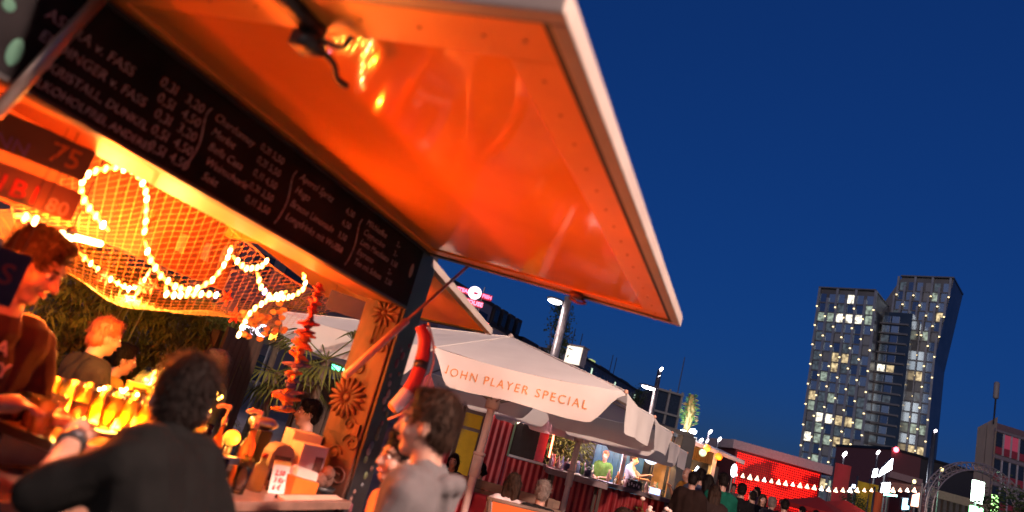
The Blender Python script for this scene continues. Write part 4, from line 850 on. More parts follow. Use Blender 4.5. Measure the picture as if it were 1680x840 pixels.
# ================================================================== THE BIG PARASOLS
def parasol(corner_r, corner_l, zed, zap, label, words=None, mono=None, vh=.34):
    A, Bc = Vector((*corner_r, 0)), Vector((*corner_l, 0)); e1 = (Bc - A); L = e1.length; e1.normalize(); e2 = Vector((-e1.y, e1.x, 0))
    if e2.y < 0: e2 = -e2
    C = A + e1 * L / 2 + e2 * L / 2; t = thing('parasol', C, label, 'parasol')
    cr = [A, Bc, Bc + e2 * L, A + e2 * L]; apex = C + Vector((0, 0, zap))
    rim = []
    for i in range(4): rim += [cr[i], (cr[i] + cr[(i + 1) % 4]) / 2]
    rim = [r + Vector((0, 0, zed)) for r in rim]
    can = obj('canopy', None or MB(), None, t) if False else None
    for i in range(8):
        a, b = rim[i], rim[(i + 1) % 8]
        def f(u, v, a=a, b=b):
            p = apex.lerp(a.lerp(b, u), v); return p - Vector((0, 0, .05 * math.sin(math.pi * u) * v + .016 * v * noise.noise(Vector((p.x * 1.7, p.y * 1.7, 0))) + .010 * v * math.sin(u * 21 + v * 3) * (1 - v)))
        pan = obj('canopy_panel', MB().grid(f, 24, 14), M_CANVAS, t, True)
        obj('seam', MB().tube([apex + Vector((0, 0, .006)), apex.lerp(a, .5) + Vector((0, 0, .007)), a + Vector((0, 0, .006))], .006, 5), M_CANVAS, t)
        out = ((a + b) / 2 - C); out.z = 0; d1 = (b - a).normalized(); out = out - d1 * out.dot(d1); out.normalize()
        def g(u, v, a=a, b=b, out=out):
            sm = lambda x: max(0, min(1, x)) ** 2 * (3 - 2 * max(0, min(1, x)))
            dep = vh * (.12 + .88 * sm(u / .14) * sm((1 - u) / .14)) * (1 + .06 * math.sin(u * 9))
            p = a.lerp(b, u); p = p - Vector((0, 0, .05 * math.sin(math.pi * u)))
            return p + out * (.006 + .02 * v + .028 * v * math.sin(u * 13 + a.x * 5) * (.4 + .6 * math.sin(u * 3.1))) - Vector((0, 0, dep * v))
        val = obj('valance', MB().grid(g, 40, 6), M_CANVAS, t, True)
        for wds, idx, u0, sz, zoff, m in (words or []):
            if idx == i:
                # letters follow the cloth, a few millimetres proud
                def TT(p, a=a, b=b, out=out, g=g, u0=u0, zoff=zoff):
                    dl = (b - a).length; u = u0 + (-1) * p[0] / dl; q = g(max(0, min(1, u)), 0.55); base = a.lerp(b, u)
                    z = zed - zoff + p[1]
                    v = (zed - .05 * math.sin(math.pi * u) - z) / (vh * (1 + .06 * math.sin(u * 9))); q = g(u, max(0, min(1, v)))
                    return Vector((q.x, q.y, q.z)) + out * (.007 + p[2])
                obj('lettering', text_mb(wds, sz, TT, .0006, 0.0, 'LEFT', 1.28, -0.0005 if len(wds) > 4 else 0.0), m, val)
        obj('rib', MB().tube([C + Vector((0, 0, zap - .12)), a - Vector((0, 0, .03))], .014, 6), M_TRIM, t)
        obj('strut', MB().tube([C + Vector((0, 0, zed - .35)), C.lerp(Vector((a.x, a.y, 0)), .45) + Vector((0, 0, zed + (zap - zed) * .5 - .06))], .012, 6), M_TRIM, t)
        obj('rib_cap', MB().ell(a + out * .01, (.022, .022, .022), 8, 6), paint((0.6, 0.3, 0.2), 0.5), t, True)
    obj('pole', MB().tube([C, C + Vector((0, 0, zap - .05))], .055, 14), paint((0.66, 0.52, 0.47), 0.4), t, True)
    for z, h, r in [(zed - .42, .14, .10), (1.02, .30, .075), (1.30, .05, .085)]:
        obj('pole_sleeve', MB().lathe(C + Vector((0, 0, z)), [(r * .85, 0), (r, .01), (r, h - .01), (r * .8, h)], 14), paint((0.58, 0.45, 0.40), 0.45), t, True)
    obj('foot_plate', MB().lathe(C, [(.4, .001), (.4, .05), (.12, .07), (.07, .12)], 20), M_DSTEEL, t, True)
    obj('finial', MB().lathe(apex, [(.05, -.03), (.04, .02), (.015, .05)], 10), M_TRIM, t, True)
    return C
M_PRINT = paint((0.66, 0.27, 0.07), 0.7)
parasol((1.45, 6.8), (-2.56, 8.48), 2.36, 2.97, 'big cream parasol printed JOHN PLAYER SPECIAL in the middle of the terrace', [('JOHN PLAYER SPECIAL', 0, .90, .128, .262, M_PRINT), ('JPS', 1, .34, .19, .25, M_PRINT)], vh=.34)
parasol((3.35, 11.7), (-.25, 13.2), 2.32, 2.8, 'second cream parasol behind the printed one, by the red corrugated bar', [('JPS', 1, .5, .18, .25, M_PRINT)])
# ================================================================== TERRACE SEATING
def bench(p, yaw, L, label):
    T = frame(p, yaw); t = thing('bench', T((0, 0, 0)), label, 'bench', 'wooden terrace benches')
    for i in range(4): obj('seat_plank', MB(T).box((-L/2, -.2 + i * .11, .42), (L/2, -.1 + i * .11, .45)), M_BENCH, t, bevel=.004)
    for i in range(4): obj('back_plank', MB(T).box((-L/2, -.27 - i * .012, .50 + i * .125), (L/2, -.24 - i * .012, .615 + i * .125)), M_BENCH, t, bevel=.004)
    for x in (-L/2 + .1, L/2 - .18): obj('leg', MB(T).box((x, -.22, 0), (x + .08, .22, .4195)), M_BENCH, t); obj('back_post', MB(T).box((x, -.38, .0), (x + .08, -.325, 1.0)), M_BENCH, t)
    return T
M_BENCH = mat('bench_wood', (0.13, 0.075, 0.05), 0.65, var=0.35, scale=8, stretch=(.2, 1, 1), bump=.2)
b1 = at(790, 800, 9.9)
bench((b1.x + .1, b1.y + .3, 0), .02, 2.0, 'wooden plank bench with the two dark-haired women, right of the parasol pole')
bench((1.25, 8.1, 0), math.radians(185), 1.3, 'wooden plank bench behind the black-clad couple')
def bgp(label, px, py, Y, look, top, pose=STAND, hz=1.635, **kw):
    hb = at(px, py, Y); kk = hb.z / hz; 
    if pose is SIT: kk = min(1.0, hb.z / hz)
    base = (hb.x - math.cos(look) * .05, hb.y - math.sin(look) * .05, hb.z - hz * kk if pose is SIT else kw.pop('floor', 0))
    if pose is STAND: kk = (hb.z - base[2]) / hz
    return person(label, base, look - math.pi / 2, tee(top), pose=pose, k=kk, vox=kw.pop('vox', .018), look=look, **kw)
bgp('dark-haired woman in a black jacket in front of the yellow cabinet', 744, 757, 10.5, math.radians(262), (0.02, 0.016, 0.02), SIT, 1.205, hair='dark', hairlen=1, sleeve=1.0)
bgp('woman in a dark blue jacket in profile right of the parasol pole', 786, 772, 10.3, math.radians(185), (0.018, 0.018, 0.03), SIT, 1.205, hair='dark', hairlen=0.5, sleeve=1.0)
bgp('brown-haired woman in a white strappy top seen from behind', 842, 795, 7.9, math.radians(70), (0.62, 0.52, 0.52), SIT, 1.205, hair='brown', hairlen=1.3, sleeve=.1)
bgp('red-haired person in black bending forward in front of the red bar', 985, 822, 7.4, math.radians(-20), (0.010, 0.008, 0.009), SIT, 1.205, hair='brown', hairlen=1, sleeve=.5, tilt=-.0, over=dict(chest=(0, .12, .84), neck=(0, .22, .97), head=(0, .33, 1.08), lsh=(-.2, .17, .90), rsh=(.2, .17, .90)))
bgp('person with cropped hair in black sitting left of the bending one', 890, 808, 7.6, math.radians(80), (0.012, 0.010, 0.010), SIT, 1.205, hair='grey', sleeve=.4)
# orange canvas deck chair
c = at(872, 852, 5.6); T = frame((c.x - .05, c.y, 0), .35)
t = thing('deck_chair', T((0, 0, 0)), 'orange canvas deck chair at the bottom edge in front of the second pole', 'chair')
zt = c.z + .06
for x in (-.28, .28): obj('side_rail', MB(T).tube([(x, -.55, .03), (x, .12, zt)], .018, 8), M_BENCH, t, True); obj('prop_leg', MB(T).tube([(x, .45, .03), (x, -.18, .48)], .016, 8), M_BENCH, t, True)
obj('top_bar', MB(T).tube([(-.3, .12, zt), (.3, .12, zt)], .018, 8), M_BENCH, t, True)
obj('canvas', MB(T).grid(lambda u, v: (-.26 + .52 * u, .10 - .62 * v, zt - .01 - (zt - .25) * v - .09 * math.sin(math.pi * v)), 6, 12), cloth('orange_canvas', (0.80, 0.12, 0.015), .4), t, True)
# red cushion / sofa behind the women
c = at(822, 795, 9.6); T = frame((c.x, c.y, 0), .1); t = thing('red_sofa', T((0, 0, 0)), 'low red sofa beside the woman in the dark blue jacket', 'sofa')
obj('seat', MB(T).box((-.6, -.3, .02), (.6, .3, .42)), paint((0.32, 0.015, 0.03), .7), t, bevel=.05); obj('backrest', MB(T).box((-.6, .16, .421), (.6, .32, .82)), paint((0.32, 0.015, 0.03), .7), t, bevel=.05)
for x in (-.71, .605): obj('armrest', MB(T).box((x, -.3, .02), (x + .1, .3, .6)), paint((0.28, 0.012, 0.025), .7), t, bevel=.04)
# yellow cabinet
c = at(757, 760, 13.6); T = frame((c.x, c.y, 0), .0); t = thing('yellow_cabinet', T((0, 0, 0)), 'yellow-doored cabinet with a dark frame against the red corrugated wall', 'cabinet')
obj('case', MB(T).box((-.26, 0, .02), (.26, .5, 2.0)), M_GREY, t, bevel=.01)
obj('door', MB(T).box((-.17, -.03, .1), (.17, -.002, 1.56)), mat('yellow_door', (0.80, 0.60, 0.02), .5, var=.08), t, bevel=.006)
obj('upper_door', MB(T).box((-.17, -.03, 1.62), (.17, -.002, 1.88)), bpy.data.materials['yellow_door'], t, bevel=.006)
for x in (-.235, .195): obj('frame_rail', MB(T).box((x, -.045, .05), (x + .04, -.001, 1.97)), M_BLACK, t)
# ================================================================== RED CORRUGATED BAR (17 m ahead, facing the camera)
FY = 17.0
fx = lambda px, py: at(px, py, FY).x
fz = lambda px, py: at(px, py, FY).z
X0, XW0, XW1, X1 = -1.6, fx(893, 760), fx(1082, 800), fx(1098, 790)
CZF = fz(985, 787)
rb = thing('corrugated_bar', (2.0, FY + 1.0, 0), 'red corrugated bar hut with a long lit serving hatch', 'bar hut')
M_CORR = mat('red_corrugated', (0.30, 0.014, 0.018), .38, .25, var=.3, scale=3)
def corr(name, x0, x1, z0, z1, y=FY):
    n = max(2, int((x1 - x0) / .035)); mb = MB(); vs, fs = [], []
    for i in range(n + 1):
        x = x0 + (x1 - x0) * i / n; yy = y - .018 * math.sin(2 * math.pi * x / .15)
        vs += [(x, yy, z0), (x, yy, z1)]
    k = len(vs); vs += [(x, y + .06, z) for x in (x0, x1) for z in (z0, z1)]
    fs = [(2*i, 2*i+2, 2*i+3, 2*i+1) for i in range(n)] + [(k, k+1, k+3, k+2)]
    mb.add(vs, fs); return obj(name, mb, M_CORR, rb, True)
xp = X0; XL = fx(845, 700)
while xp < XL - .01:
    xe = min(xp + .9, XL); corr('corrugated_sheet', xp, xe - .01, 0.02, 2.75); xp = xe
corr('corrugated_sheet', XL, XW0, 0.02, fz(870, 752) - .1)
xp = XW0
while xp < X1 - .01:
    xe = min(xp + .9, X1); corr('corrugated_sheet', xp, xe - .01, 0.02, CZF - .12); xp = xe
# dark service window left of the hatch
w0, w1 = XL + .02, XW0 - .02; z0, z1 = fz(870, 752) - .08, 2.75
obj('window_shutter', MB().box((w0, FY + .03, z0), (w1 - .25, FY + .06, z1)), M_BLACK, rb); obj('window_sill', MB().box((w0, FY - .07, z0), (w1, FY + .02, z0 + .05)), M_WHITE, rb)
obj('window_frame', MB().box((w0 - .05, FY - .03, z0), (w0, FY + .05, z1)), paint((0.15, 0.25, 0.15), .5), rb)
obj('poster', MB().box((w1 - .24, FY + .03, z0 + .06), (w1 - .02, FY + .05, z1)), paint((0.45, 0.08, 0.12), .6), rb)
obj('hatch_counter', MB().box((XW0, FY - .35, CZF - .10), (X1, FY + .5, CZF)), paint((0.12, 0.08, 0.09), .35), rb, bevel=.01)
ZL = fz(985, 738)
obj('hatch_lintel', MB().box((XW0, FY - .2, ZL + .12), (X1, FY + .05, ZL + .38)), paint((0.55, 0.42, 0.55), .5), rb, bevel=.01)
obj('hatch_back', MB().box((XW0, FY + 2.0, 0.0), (X1, FY + 2.06, 2.75)), M_BLACK, rb); obj('hut_roof', MB().box((X0, FY - .25, 2.76), (X1 + .3, FY + 2.2, 2.86)), M_BLACK, rb)
obj('hut_floor', MB().box((XW0, FY + .08, .002), (X1, FY + 1.99, .22)), M_WOOD, rb)
for i in range(8): obj('blue_panel', MB().box((fx(1000, 750) + i * .17, FY + 1.94, .3), (fx(1000, 750) + i * .17 + .16, FY + 1.98, 2.6)), paint((0.03, 0.13, 0.22), .5), rb)
obj('corner_post', MB().box((X1 + .002, FY - .40, 0), (X1 + .32, FY + .1, 2.755)), M_BLACK, rb, bevel=.01)
obj('hatch_post', MB().box((fx(1023, 760), FY + .2, CZF + .001), (fx(1023, 760) + .09, FY + .28, 2.755)), paint((0.5, 0.45, 0.42), .5), rb)
for px, col, pw in [(905, (1.0, .42, .5), 40), (960, (1.0, .72, .66), 60), (1020, (.9, .75, 1.0), 40), (1068, (1.0, .5, .15), 50)]:
    x = fx(px, 735); o = obj('hatch_lamp', MB().lathe((x, FY + .35, ZL + .30), [(.06, 0), (.07, .03), (.03, .08)], 10), glow(col, 14), rb, True)
    lamp('hatch_light', (x, FY + .35, ZL + .22), pw, col, o, .08)
nt_ = obj('neon_strip', MB().tube([(fx(899, 755), FY - .05, fz(899, 750)), (fx(910, 705), FY - .05, fz(910, 705))], .02, 8), glow((1.0, .12, .05), 10), rb)
# plants inside the hatch
for k, px in enumerate((905, 925, 945, 968)):
    c = Vector((fx(px, 735), FY + 1.5, 0)); t = thing('hatch_plant', (c.x, c.y, .22), 'leafy green plant at the back of the red bar hatch', 'plant', 'plants in the red bar')
    obj('pot', MB().lathe((c.x, c.y, .222), [(.14, 0), (.18, .3)], 12), M_GREY, t); lf = MB()
    for q in range(420):
        w = random.uniform(0, 6.28); r = .33 * math.sqrt(random.random()); p = Vector((c.x + math.cos(w) * r, c.y + math.sin(w) * r, random.uniform(.6, 2.3))); blade(lf, p, (math.cos(w), math.sin(w), random.uniform(-.5, .5)), .16, .03)
    o = obj('leaves', lf, M_LEAF, t); o['kind'] = 'stuff'; obj('stem', MB().tube([(c.x, c.y, .5), (c.x, c.y, 2.2)], .015, 6), M_BARK, t)
# bottles and glasses along the hatch counter
BC = [(0.6, 0.4, 0.35), (0.5, 0.12, 0.05), (0.1, 0.3, 0.1), (0.65, 0.6, 0.6), (0.6, 0.3, 0.1), (0.35, 0.2, 0.3), (0.15, 0.2, 0.35)]
bm = []
for i, c in enumerate(BC):
    mb = MB().lathe((0, 0, 0), [(.035, 0), (.038, .01), (.038, .17), (.014, .22), (.013, .29), (.001, .291)], 10); me = mb.mesh('bottle'); me.materials.append(paint(c, .15, coat=.5)); me.polygons.foreach_set('use_smooth', [True] * len(me.polygons)); bm.append(me)
gm = glass_me('far_glass', .035, .045, .15, M_GLASS)
x = XW0 + .12; i = 0
while x < X1 - .1:
    far = i % 3
    if not (fx(985, 760) - .1 < x < fx(1000, 760)) and not (fx(1040, 770) < x < fx(1048, 770)):
        if random.random() < .72: tag(put('bottle', random.choice(bm), (x, FY - .12 + .16 * far, CZF + .0005)), 'small bottle in the row on the red bar\'s counter', 'bottle', 'bottles on the red bar')
        else: tag(put('bar_glass', gm, (x, FY - .15 + .12 * far, CZF + .0005)), 'clear glass among the bottles on the red bar\'s counter', 'glass', 'glasses on the red bar')
    x += random.uniform(.045, .085); i += 1
for px, col, nm, lb in [(927, (.03, .03, .08), 'ice_bucket', 'dark ice bucket near the left end of the red bar'), (963, (.03, .03, .08), 'ice_bucket', 'dark ice bucket left of the bartender in green'), (1030, (.55, .4, .4), 'tray', 'pale tray left of the bartender in grey')]:
    x = fx(px, 770); t = thing(nm, (x, FY - .22, CZF), lb, 'bucket' if 'bucket' in nm else 'tray')
    obj('body', MB().lathe((x, FY - .24, CZF + .0005), [(.08, 0), (.10, .17), (.095, .17), (.075, .01), (.001, .01)], 14), paint(col, .3), t, True); obj('handle', MB().tube(spline([(x - .1, FY - .24, CZF + .16), (x, FY - .26, CZF + .22), (x + .1, FY - .24, CZF + .16)], 6), .006, 5), M_STEEL, t, True)
# blue light box sign on the counter and round sign
t = thing('ice_cooler', (fx(1072, 790), FY - .15, CZF), 'small blue glowing cooler at the right end of the red bar', 'cooler'); xx = fx(1072, 790)
obj('case', MB().box((xx - .14, FY - .28, CZF + .001), (xx + .14, FY - .05, CZF + .16)), M_WHITE, t, bevel=.01); obj('lit_front', MB().box((xx - .12, FY - .288, CZF + .02), (xx + .12, FY - .2805, CZF + .14)), glow((.25, .45, 1.0), 2.2), t)
c = at(1069, 748, FY + .1); t = thing('round_sign', c - Vector((0, 0, .13)), 'round white sign with a blue motif hanging in the red bar', 'sign')
obj('disc', MB().lathe(c, [(.19, 0), (.20, .02), (.19, .04)], 24, (0, -1, 0)), glow((.7, .82, 1.0), 1.3), t, True)
for dx, dz in [(-.06, .03), (.05, .05), (.0, -.07), (.08, -.03)]: obj('motif', MB().lathe((c.x + dx, c.y - .041, c.z + dz), [(.03, 0), (.028, .006)], 8, (0, -1, 0)), paint((.08, .14, .3), .5), t)
obj('hanger', MB().tube([c, (c.x, c.y, 2.75)], .008, 5), M_BLACK, t)
t = thing('black_tray', (fx(1036, 790), FY - .25, CZF), 'black lettered tray on the counter below the bartender in grey', 'tray'); xx = fx(1036, 790)
obj('board', MB().box((xx - .18, FY - .33, CZF + .001), (xx + .18, FY - .30, CZF + .20)), M_BLACK, t, bevel=.004)
for q in range(5): obj('white_mark', MB().box((xx - .14 + q * .06, FY - .334, CZF + .05 + .03 * (q % 2)), (xx - .11 + q * .06, FY - .331, CZF + .11 + .03 * (q % 2))), M_WHITE, t)
obj('foot', MB().box((xx - .1, FY - .299, CZF + .001), (xx + .1, FY - .24, CZF + .02)), M_BLACK, t)
# grey side table in front
xx = fx(945, 785); t = thing('side_table', (xx, FY - 2.4, 0), 'grey-topped high table standing in front of the red bar', 'table'); q = at(945, 783, FY - 2.4)
obj('table_top', MB().box((q.x - .62, q.y - .3, q.z - .07), (q.x + .62, q.y + .3, q.z + .05)), paint((0.2, .14, .15), .5), t, bevel=.01)
for dx in (-.5, .5):
    for dy in (-.22, .22): obj('leg', MB().box((q.x + dx - .03, q.y + dy - .03, 0), (q.x + dx + .03, q.y + dy + .03, q.z - .0705)), M_WOOD, t)
# small white lamps strung along the red wall
t = thing('fairy_lights', (0, FY - .1, 1.9), 'string of tiny white lights along the top of the red corrugated wall', 'light string'); pts = []; bb = MB()
for k in range(61):
    x = fx(728, 650) + (fx(858, 697) - fx(728, 650)) * k / 60; z = 2.13 + .06 * abs(math.sin(k * .55)) + .02 * math.sin(k * .2); pts.append(Vector((x, FY - .06, z)))
    for j in range(2 + (k % 4 == 0)): bb.ell((x, FY - .065, z - .02 - .06 * j), (.011, .011, .02), 6, 4)
obj('wire', MB().tube(pts, .004, 4), M_BLACK, t); o = obj('bulb_row', bb, glow((1.0, .55, .42), 4), t); o['kind'] = 'stuff'
# bartenders
bgp('bartender in a green T-shirt working behind the red bar', 993, 748, FY + .75, math.radians(245), (0.05, 0.10, 0.02), hair='red', sleeve=.5, over=dict(lel=(-.26, .10, 1.12), lwr=(-.1, .32, 1.10), rel=(.26, .1, 1.12), rwr=(.1, .32, 1.08)), floor=.22)
bgp('bartender in a grey shirt pouring a drink at the right of the red bar', 1042, 754, FY + .7, math.radians(-25), (0.28, 0.27, 0.30), hair='brown', sleeve=.6, over=dict(lel=(-.25, .18, 1.28), lwr=(-.08, .42, 1.36), rel=(.25, .18, 1.22), rwr=(.06, .40, 1.24)), floor=.22)
# flowers in a pot in the foreground right
c = at(1075, 845, 7.5); t = thing('flower_pot', (c.x, c.y, 0), 'pot of pale pink flowers at the bottom edge right of the red bar', 'plant')
obj('pot', MB().lathe((c.x, c.y, .001), [(.2, 0), (.26, .5), (.24, .5), (.2, .46), (.001, .45)], 14), M_GREY, t, True); lf = MB(); fl_ = MB()
for q in range(420):
    w = random.uniform(0, 6.28); r = .3 * math.sqrt(random.random()); p = Vector((c.x + math.cos(w) * r, c.y + math.sin(w) * r, random.uniform(.5, c.z + .02))); blade(lf, p, (math.cos(w), math.sin(w), .6), .12, .012)
for q in range(16):
    w = random.uniform(0, 6.28); r = .26 * math.sqrt(random.random()); p = Vector((c.x + math.cos(w) * r, c.y + math.sin(w) * r, c.z + random.uniform(-.06, .16))); fl_.ell(p, (.028, .028, .022), 7, 5); lf.tube([p, (c.x, c.y, .5)], .003, 3)
o = obj('leaves', lf, M_LEAF, t); o['kind'] = 'stuff'; obj('blossoms', fl_, paint((.72, .5, .42), .7), t, True)
# ================================================================== FOOD STALLS TO THE RIGHT
SY = 20.0; sx = lambda px, py, Y=SY: at(px, py, Y).x; sz = lambda px, py, Y=SY: at(px, py, Y).z
st = thing('food_stall', (sx(1160, 800), SY + 1.5, 0), 'food stall with a long grey awning and coloured paper lanterns', 'stall')
a0, a1 = at(1115, 718, SY), at(1222, 760, SY)
obj('awning', MB().hexa([(a0.x, SY, a0.z - .05), (a1.x, SY, a1.z - .05), (a1.x + .1, SY + 2.5, a1.z + .25), (a0.x + .1, SY + 2.5, a0.z + .25)], [(a0.x, SY, a0.z + .08), (a1.x, SY, a1.z + .06), (a1.x + .1, SY + 2.5, a1.z + .36), (a0.x + .1, SY + 2.5, a0.z + .36)]), paint((.42, .36, .36), .6), st, bevel=.02)
for px in (1118, 1172): x = sx(px, 760); obj('upright', MB().box((x, SY + .1, 0), (x + .09, SY + .19, a0.z - .07)), paint((.5, .42, .34), .6), st)
obj('counter', MB().box((a0.x, SY + .6, 0), (a1.x, SY + 1.2, 1.05)), paint((.10, .05, .04), .6), st, bevel=.02)
obj('back_wall', MB().box((a0.x + .1, SY + 2.4, 0), (a1.x, SY + 2.48, a0.z + .1)), paint((.45, .30, .16), .7), st)
obj('inner_beam', MB().box((a0.x + .2, SY + 1.3, a0.z - .75), (sx(1173, 770, SY + 1.3), SY + 1.4, a0.z - .45)), M_BLACK, st)
obj('dark_post', MB().box((sx(1168, 790), SY + .25, 0), (sx(1168, 790) + .22, SY + .5, a0.z - .5)), M_BLACK, st)
for i, (px, py, col, s_) in enumerate([(1131, 738, (1.0, .25, .02), .7), (1153, 743, (.35, .75, .55), .3), (1179, 749, (1.0, .25, .02), .6), (1160, 735, (1.0, .3, .04), .5)]):
    c = at(px, py, SY - .05); t = thing('paper_lantern', c, ['orange round paper lantern at the left of the stall awning', 'mint green round paper lantern under the stall awning', 'orange round paper lantern right of the green one', 'half-hidden orange lantern behind the stall awning edge'][i], 'lantern')
    mb = MB(); mb.lathe(c, [(.03, -.10), (.08, -.075), (.105, -.03), (.108, .0), (.105, .03), (.08, .075), (.03, .10)], 14); obj('shade', mb, glow(col, s_), t, True); obj('ring', MB().lathe(c + Vector((0, 0, .095)), [(.035, 0), (.035, .015)], 10), M_BLACK, t); obj('cord', MB().tube([c + Vector((0, 0, .1)), c + Vector((0, 0, .4))], .004, 4), M_BLACK, t)
    if i != 1: lamp('lantern_light', c + Vector((0, -.15, -.1)), 5, col, t, .1)
for k in range(9):                                  # small hot lamps inside the stall
    px = 1118 + k * 6.5; c = at(px, 775 + (k % 3) * 9, SY + 1.6); o = obj('stall_bulb', MB().ell(c, (.05, .05, .06), 8, 6), glow((1.0, .42, .05), 9), st, True)
    obj('bulb_cord', MB().tube([c, (c.x, c.y, a0.z)], .004, 4), M_BLACK, o)
lamp('stall_light', (sx(1140, 780), SY + .9, 2.2), 35, (1.0, .5, .15), st, .1)
# blue lit menu panel on the stall
p0 = [at(1116, 742, SY - .4), at(1122, 748, SY - .4), at(1115, 800, SY - .4), at(1106, 800, SY - .4)]
t = thing('lit_menu_panel', (p0[2].x, p0[2].y, 0), 'upright blue-white lit menu panel at the left end of the stall', 'sign'); px_, pz = (p0[0].x + .05), p0[0].z
obj('panel', MB().box((px_ - .16, SY - .45, .05), (px_ + .22, SY - .38, pz)), paint((.06, .10, .22), .4), t, bevel=.01)
for x in (px_ - .12, ): obj('light_tube', MB().tube([(x, SY - .47, pz - .1), (x, SY - .47, pz - 1.0)], .03, 8), glow((.6, .75, 1.0), 7), t)
obj('light_tube', MB().tube([(px_ + .5, SY - .47, pz - .25), (px_ + .2, SY - .47, pz - .9)], .025, 8), glow((.75, .85, 1.0), 6), t); obj('light_tube', MB().tube([(px_ - .15, SY - .47, pz + .05), (px_ + .12, SY - .47, pz - .05)], .03, 8), glow((.75, .85, 1.0), 7), t)
for x in (-.1, .1): obj('foot', MB().box((px_ + x, SY - .6, 0), (px_ + x + .05, SY - .25, .049)), M_BLACK, t)
lamp('panel_light', (px_ + .3, SY - .7, pz - .5), 6, (.6, .75, 1.0), t, .1)
# dark canopy of the hut between bar and stall
t = thing('dark_canopy', (fx(1110, 720), FY + 1, 0), 'black-roofed canopy behind the right corner of the parasol', 'canopy'); cx0, cx1 = fx(1098, 705), fx(1137, 715)
zc = fz(1110, 712)
obj('roof', MB().hexa([(cx0 - .3, FY + .2, zc), (cx1, FY + .2, zc), (cx1 + .3, FY + 2.6, zc + .1), (cx0 - .3, FY + 2.6, zc + .1)], [(cx0 - .3, FY + .3, zc + .2), (cx1, FY + .3, zc + .1), (cx1 + .3, FY + 2.6, zc + .3), (cx0 - .3, FY + 2.6, zc + .35)]), M_BLACK, t, bevel=.02)
for x in (cx0 + .1, cx1 - .1): obj('pole', MB().tube([(x, FY + 1.2, 0), (x, FY + 1.2, zc + .02)], .04, 8), M_BLACK, t)
# illuminated jungle figure on the stall roof with floodlights
c = at(1127, 700, 21.0); t = thing('roof_sculpture', c - Vector((0, 0, .2)), 'tall lit leafy green and gold sculpture on the stall roof', 'sculpture'); hh = at(1127, 645, 21.0).z - c.z
obj('core', MB().tube([c - Vector((0, 0, .25)), c + Vector((.02, 0, hh * .6)), c + Vector((-.03, 0, hh))], [.10, .13, .05], 8), paint((.35, .26, .10), .7), t, True); lf, lg = MB(), MB()
for q in range(330):
    u = random.random(); w = random.uniform(0, 6.28); r = .05 + .19 * math.sin(math.pi * min(1, .25 + u * .75)) * random.random(); p = c + Vector((math.cos(w) * r, math.sin(w) * r, u * hh)); blade(lf if random.random() < .65 else lg, p, (math.cos(w), math.sin(w), .5), .13, .028)
for d in (-.26, .3): blade(lg, c + Vector((0, 0, hh * .62)), (d, 0, .12), .34, .06)
obj('green_leaves', lf, cloth('sculpture_green', (.12, .30, .06), .3), t); obj('gold_leaves', lg, cloth('sculpture_gold', (.45, .25, .08), .3), t)
for o in t.children:
    if 'leaves' in o.name: o['kind'] = 'stuff'
obj('plinth', MB().box((c.x - .3, c.y - .2, c.z - .55), (c.x + .3, c.y + .2, c.z - .251)), M_WHITE, t); 
obj('mast', MB().box((c.x - .1, c.y - .1, a0.z + .2), (c.x + .1, c.y + .1, c.z - .551)), M_BLACK, t)
for px, py, r in [(1120, 712, .16), (1137, 708, .11)]:
    p = at(px, py, 20.4); f = thing('floodlight', p, 'bright white floodlight at the foot of the roof sculpture, ' + ('left' if px < 1130 else 'right'), 'floodlight')
    obj('housing', MB().lathe(p + Vector((0, .05, 0)), [(r * .9, 0), (r, .04), (r * .5, .12)], 12, (0, .8, -.3)), M_DSTEEL, f, True); obj('lens', MB().ell(p, (r, r * .35, r * .75), 12, 8), glow((.85, .9, 1.0), 14), f, True)
    obj('bracket', MB().tube([p + Vector((0, .08, 0)), Vector((p.x, p.y + .08, p.z - .5))], .02, 6), M_DSTEEL, f)
lamp('flood_beam', at(1128, 706, 20.2), 60, (.9, .95, 1.0), t, .1)
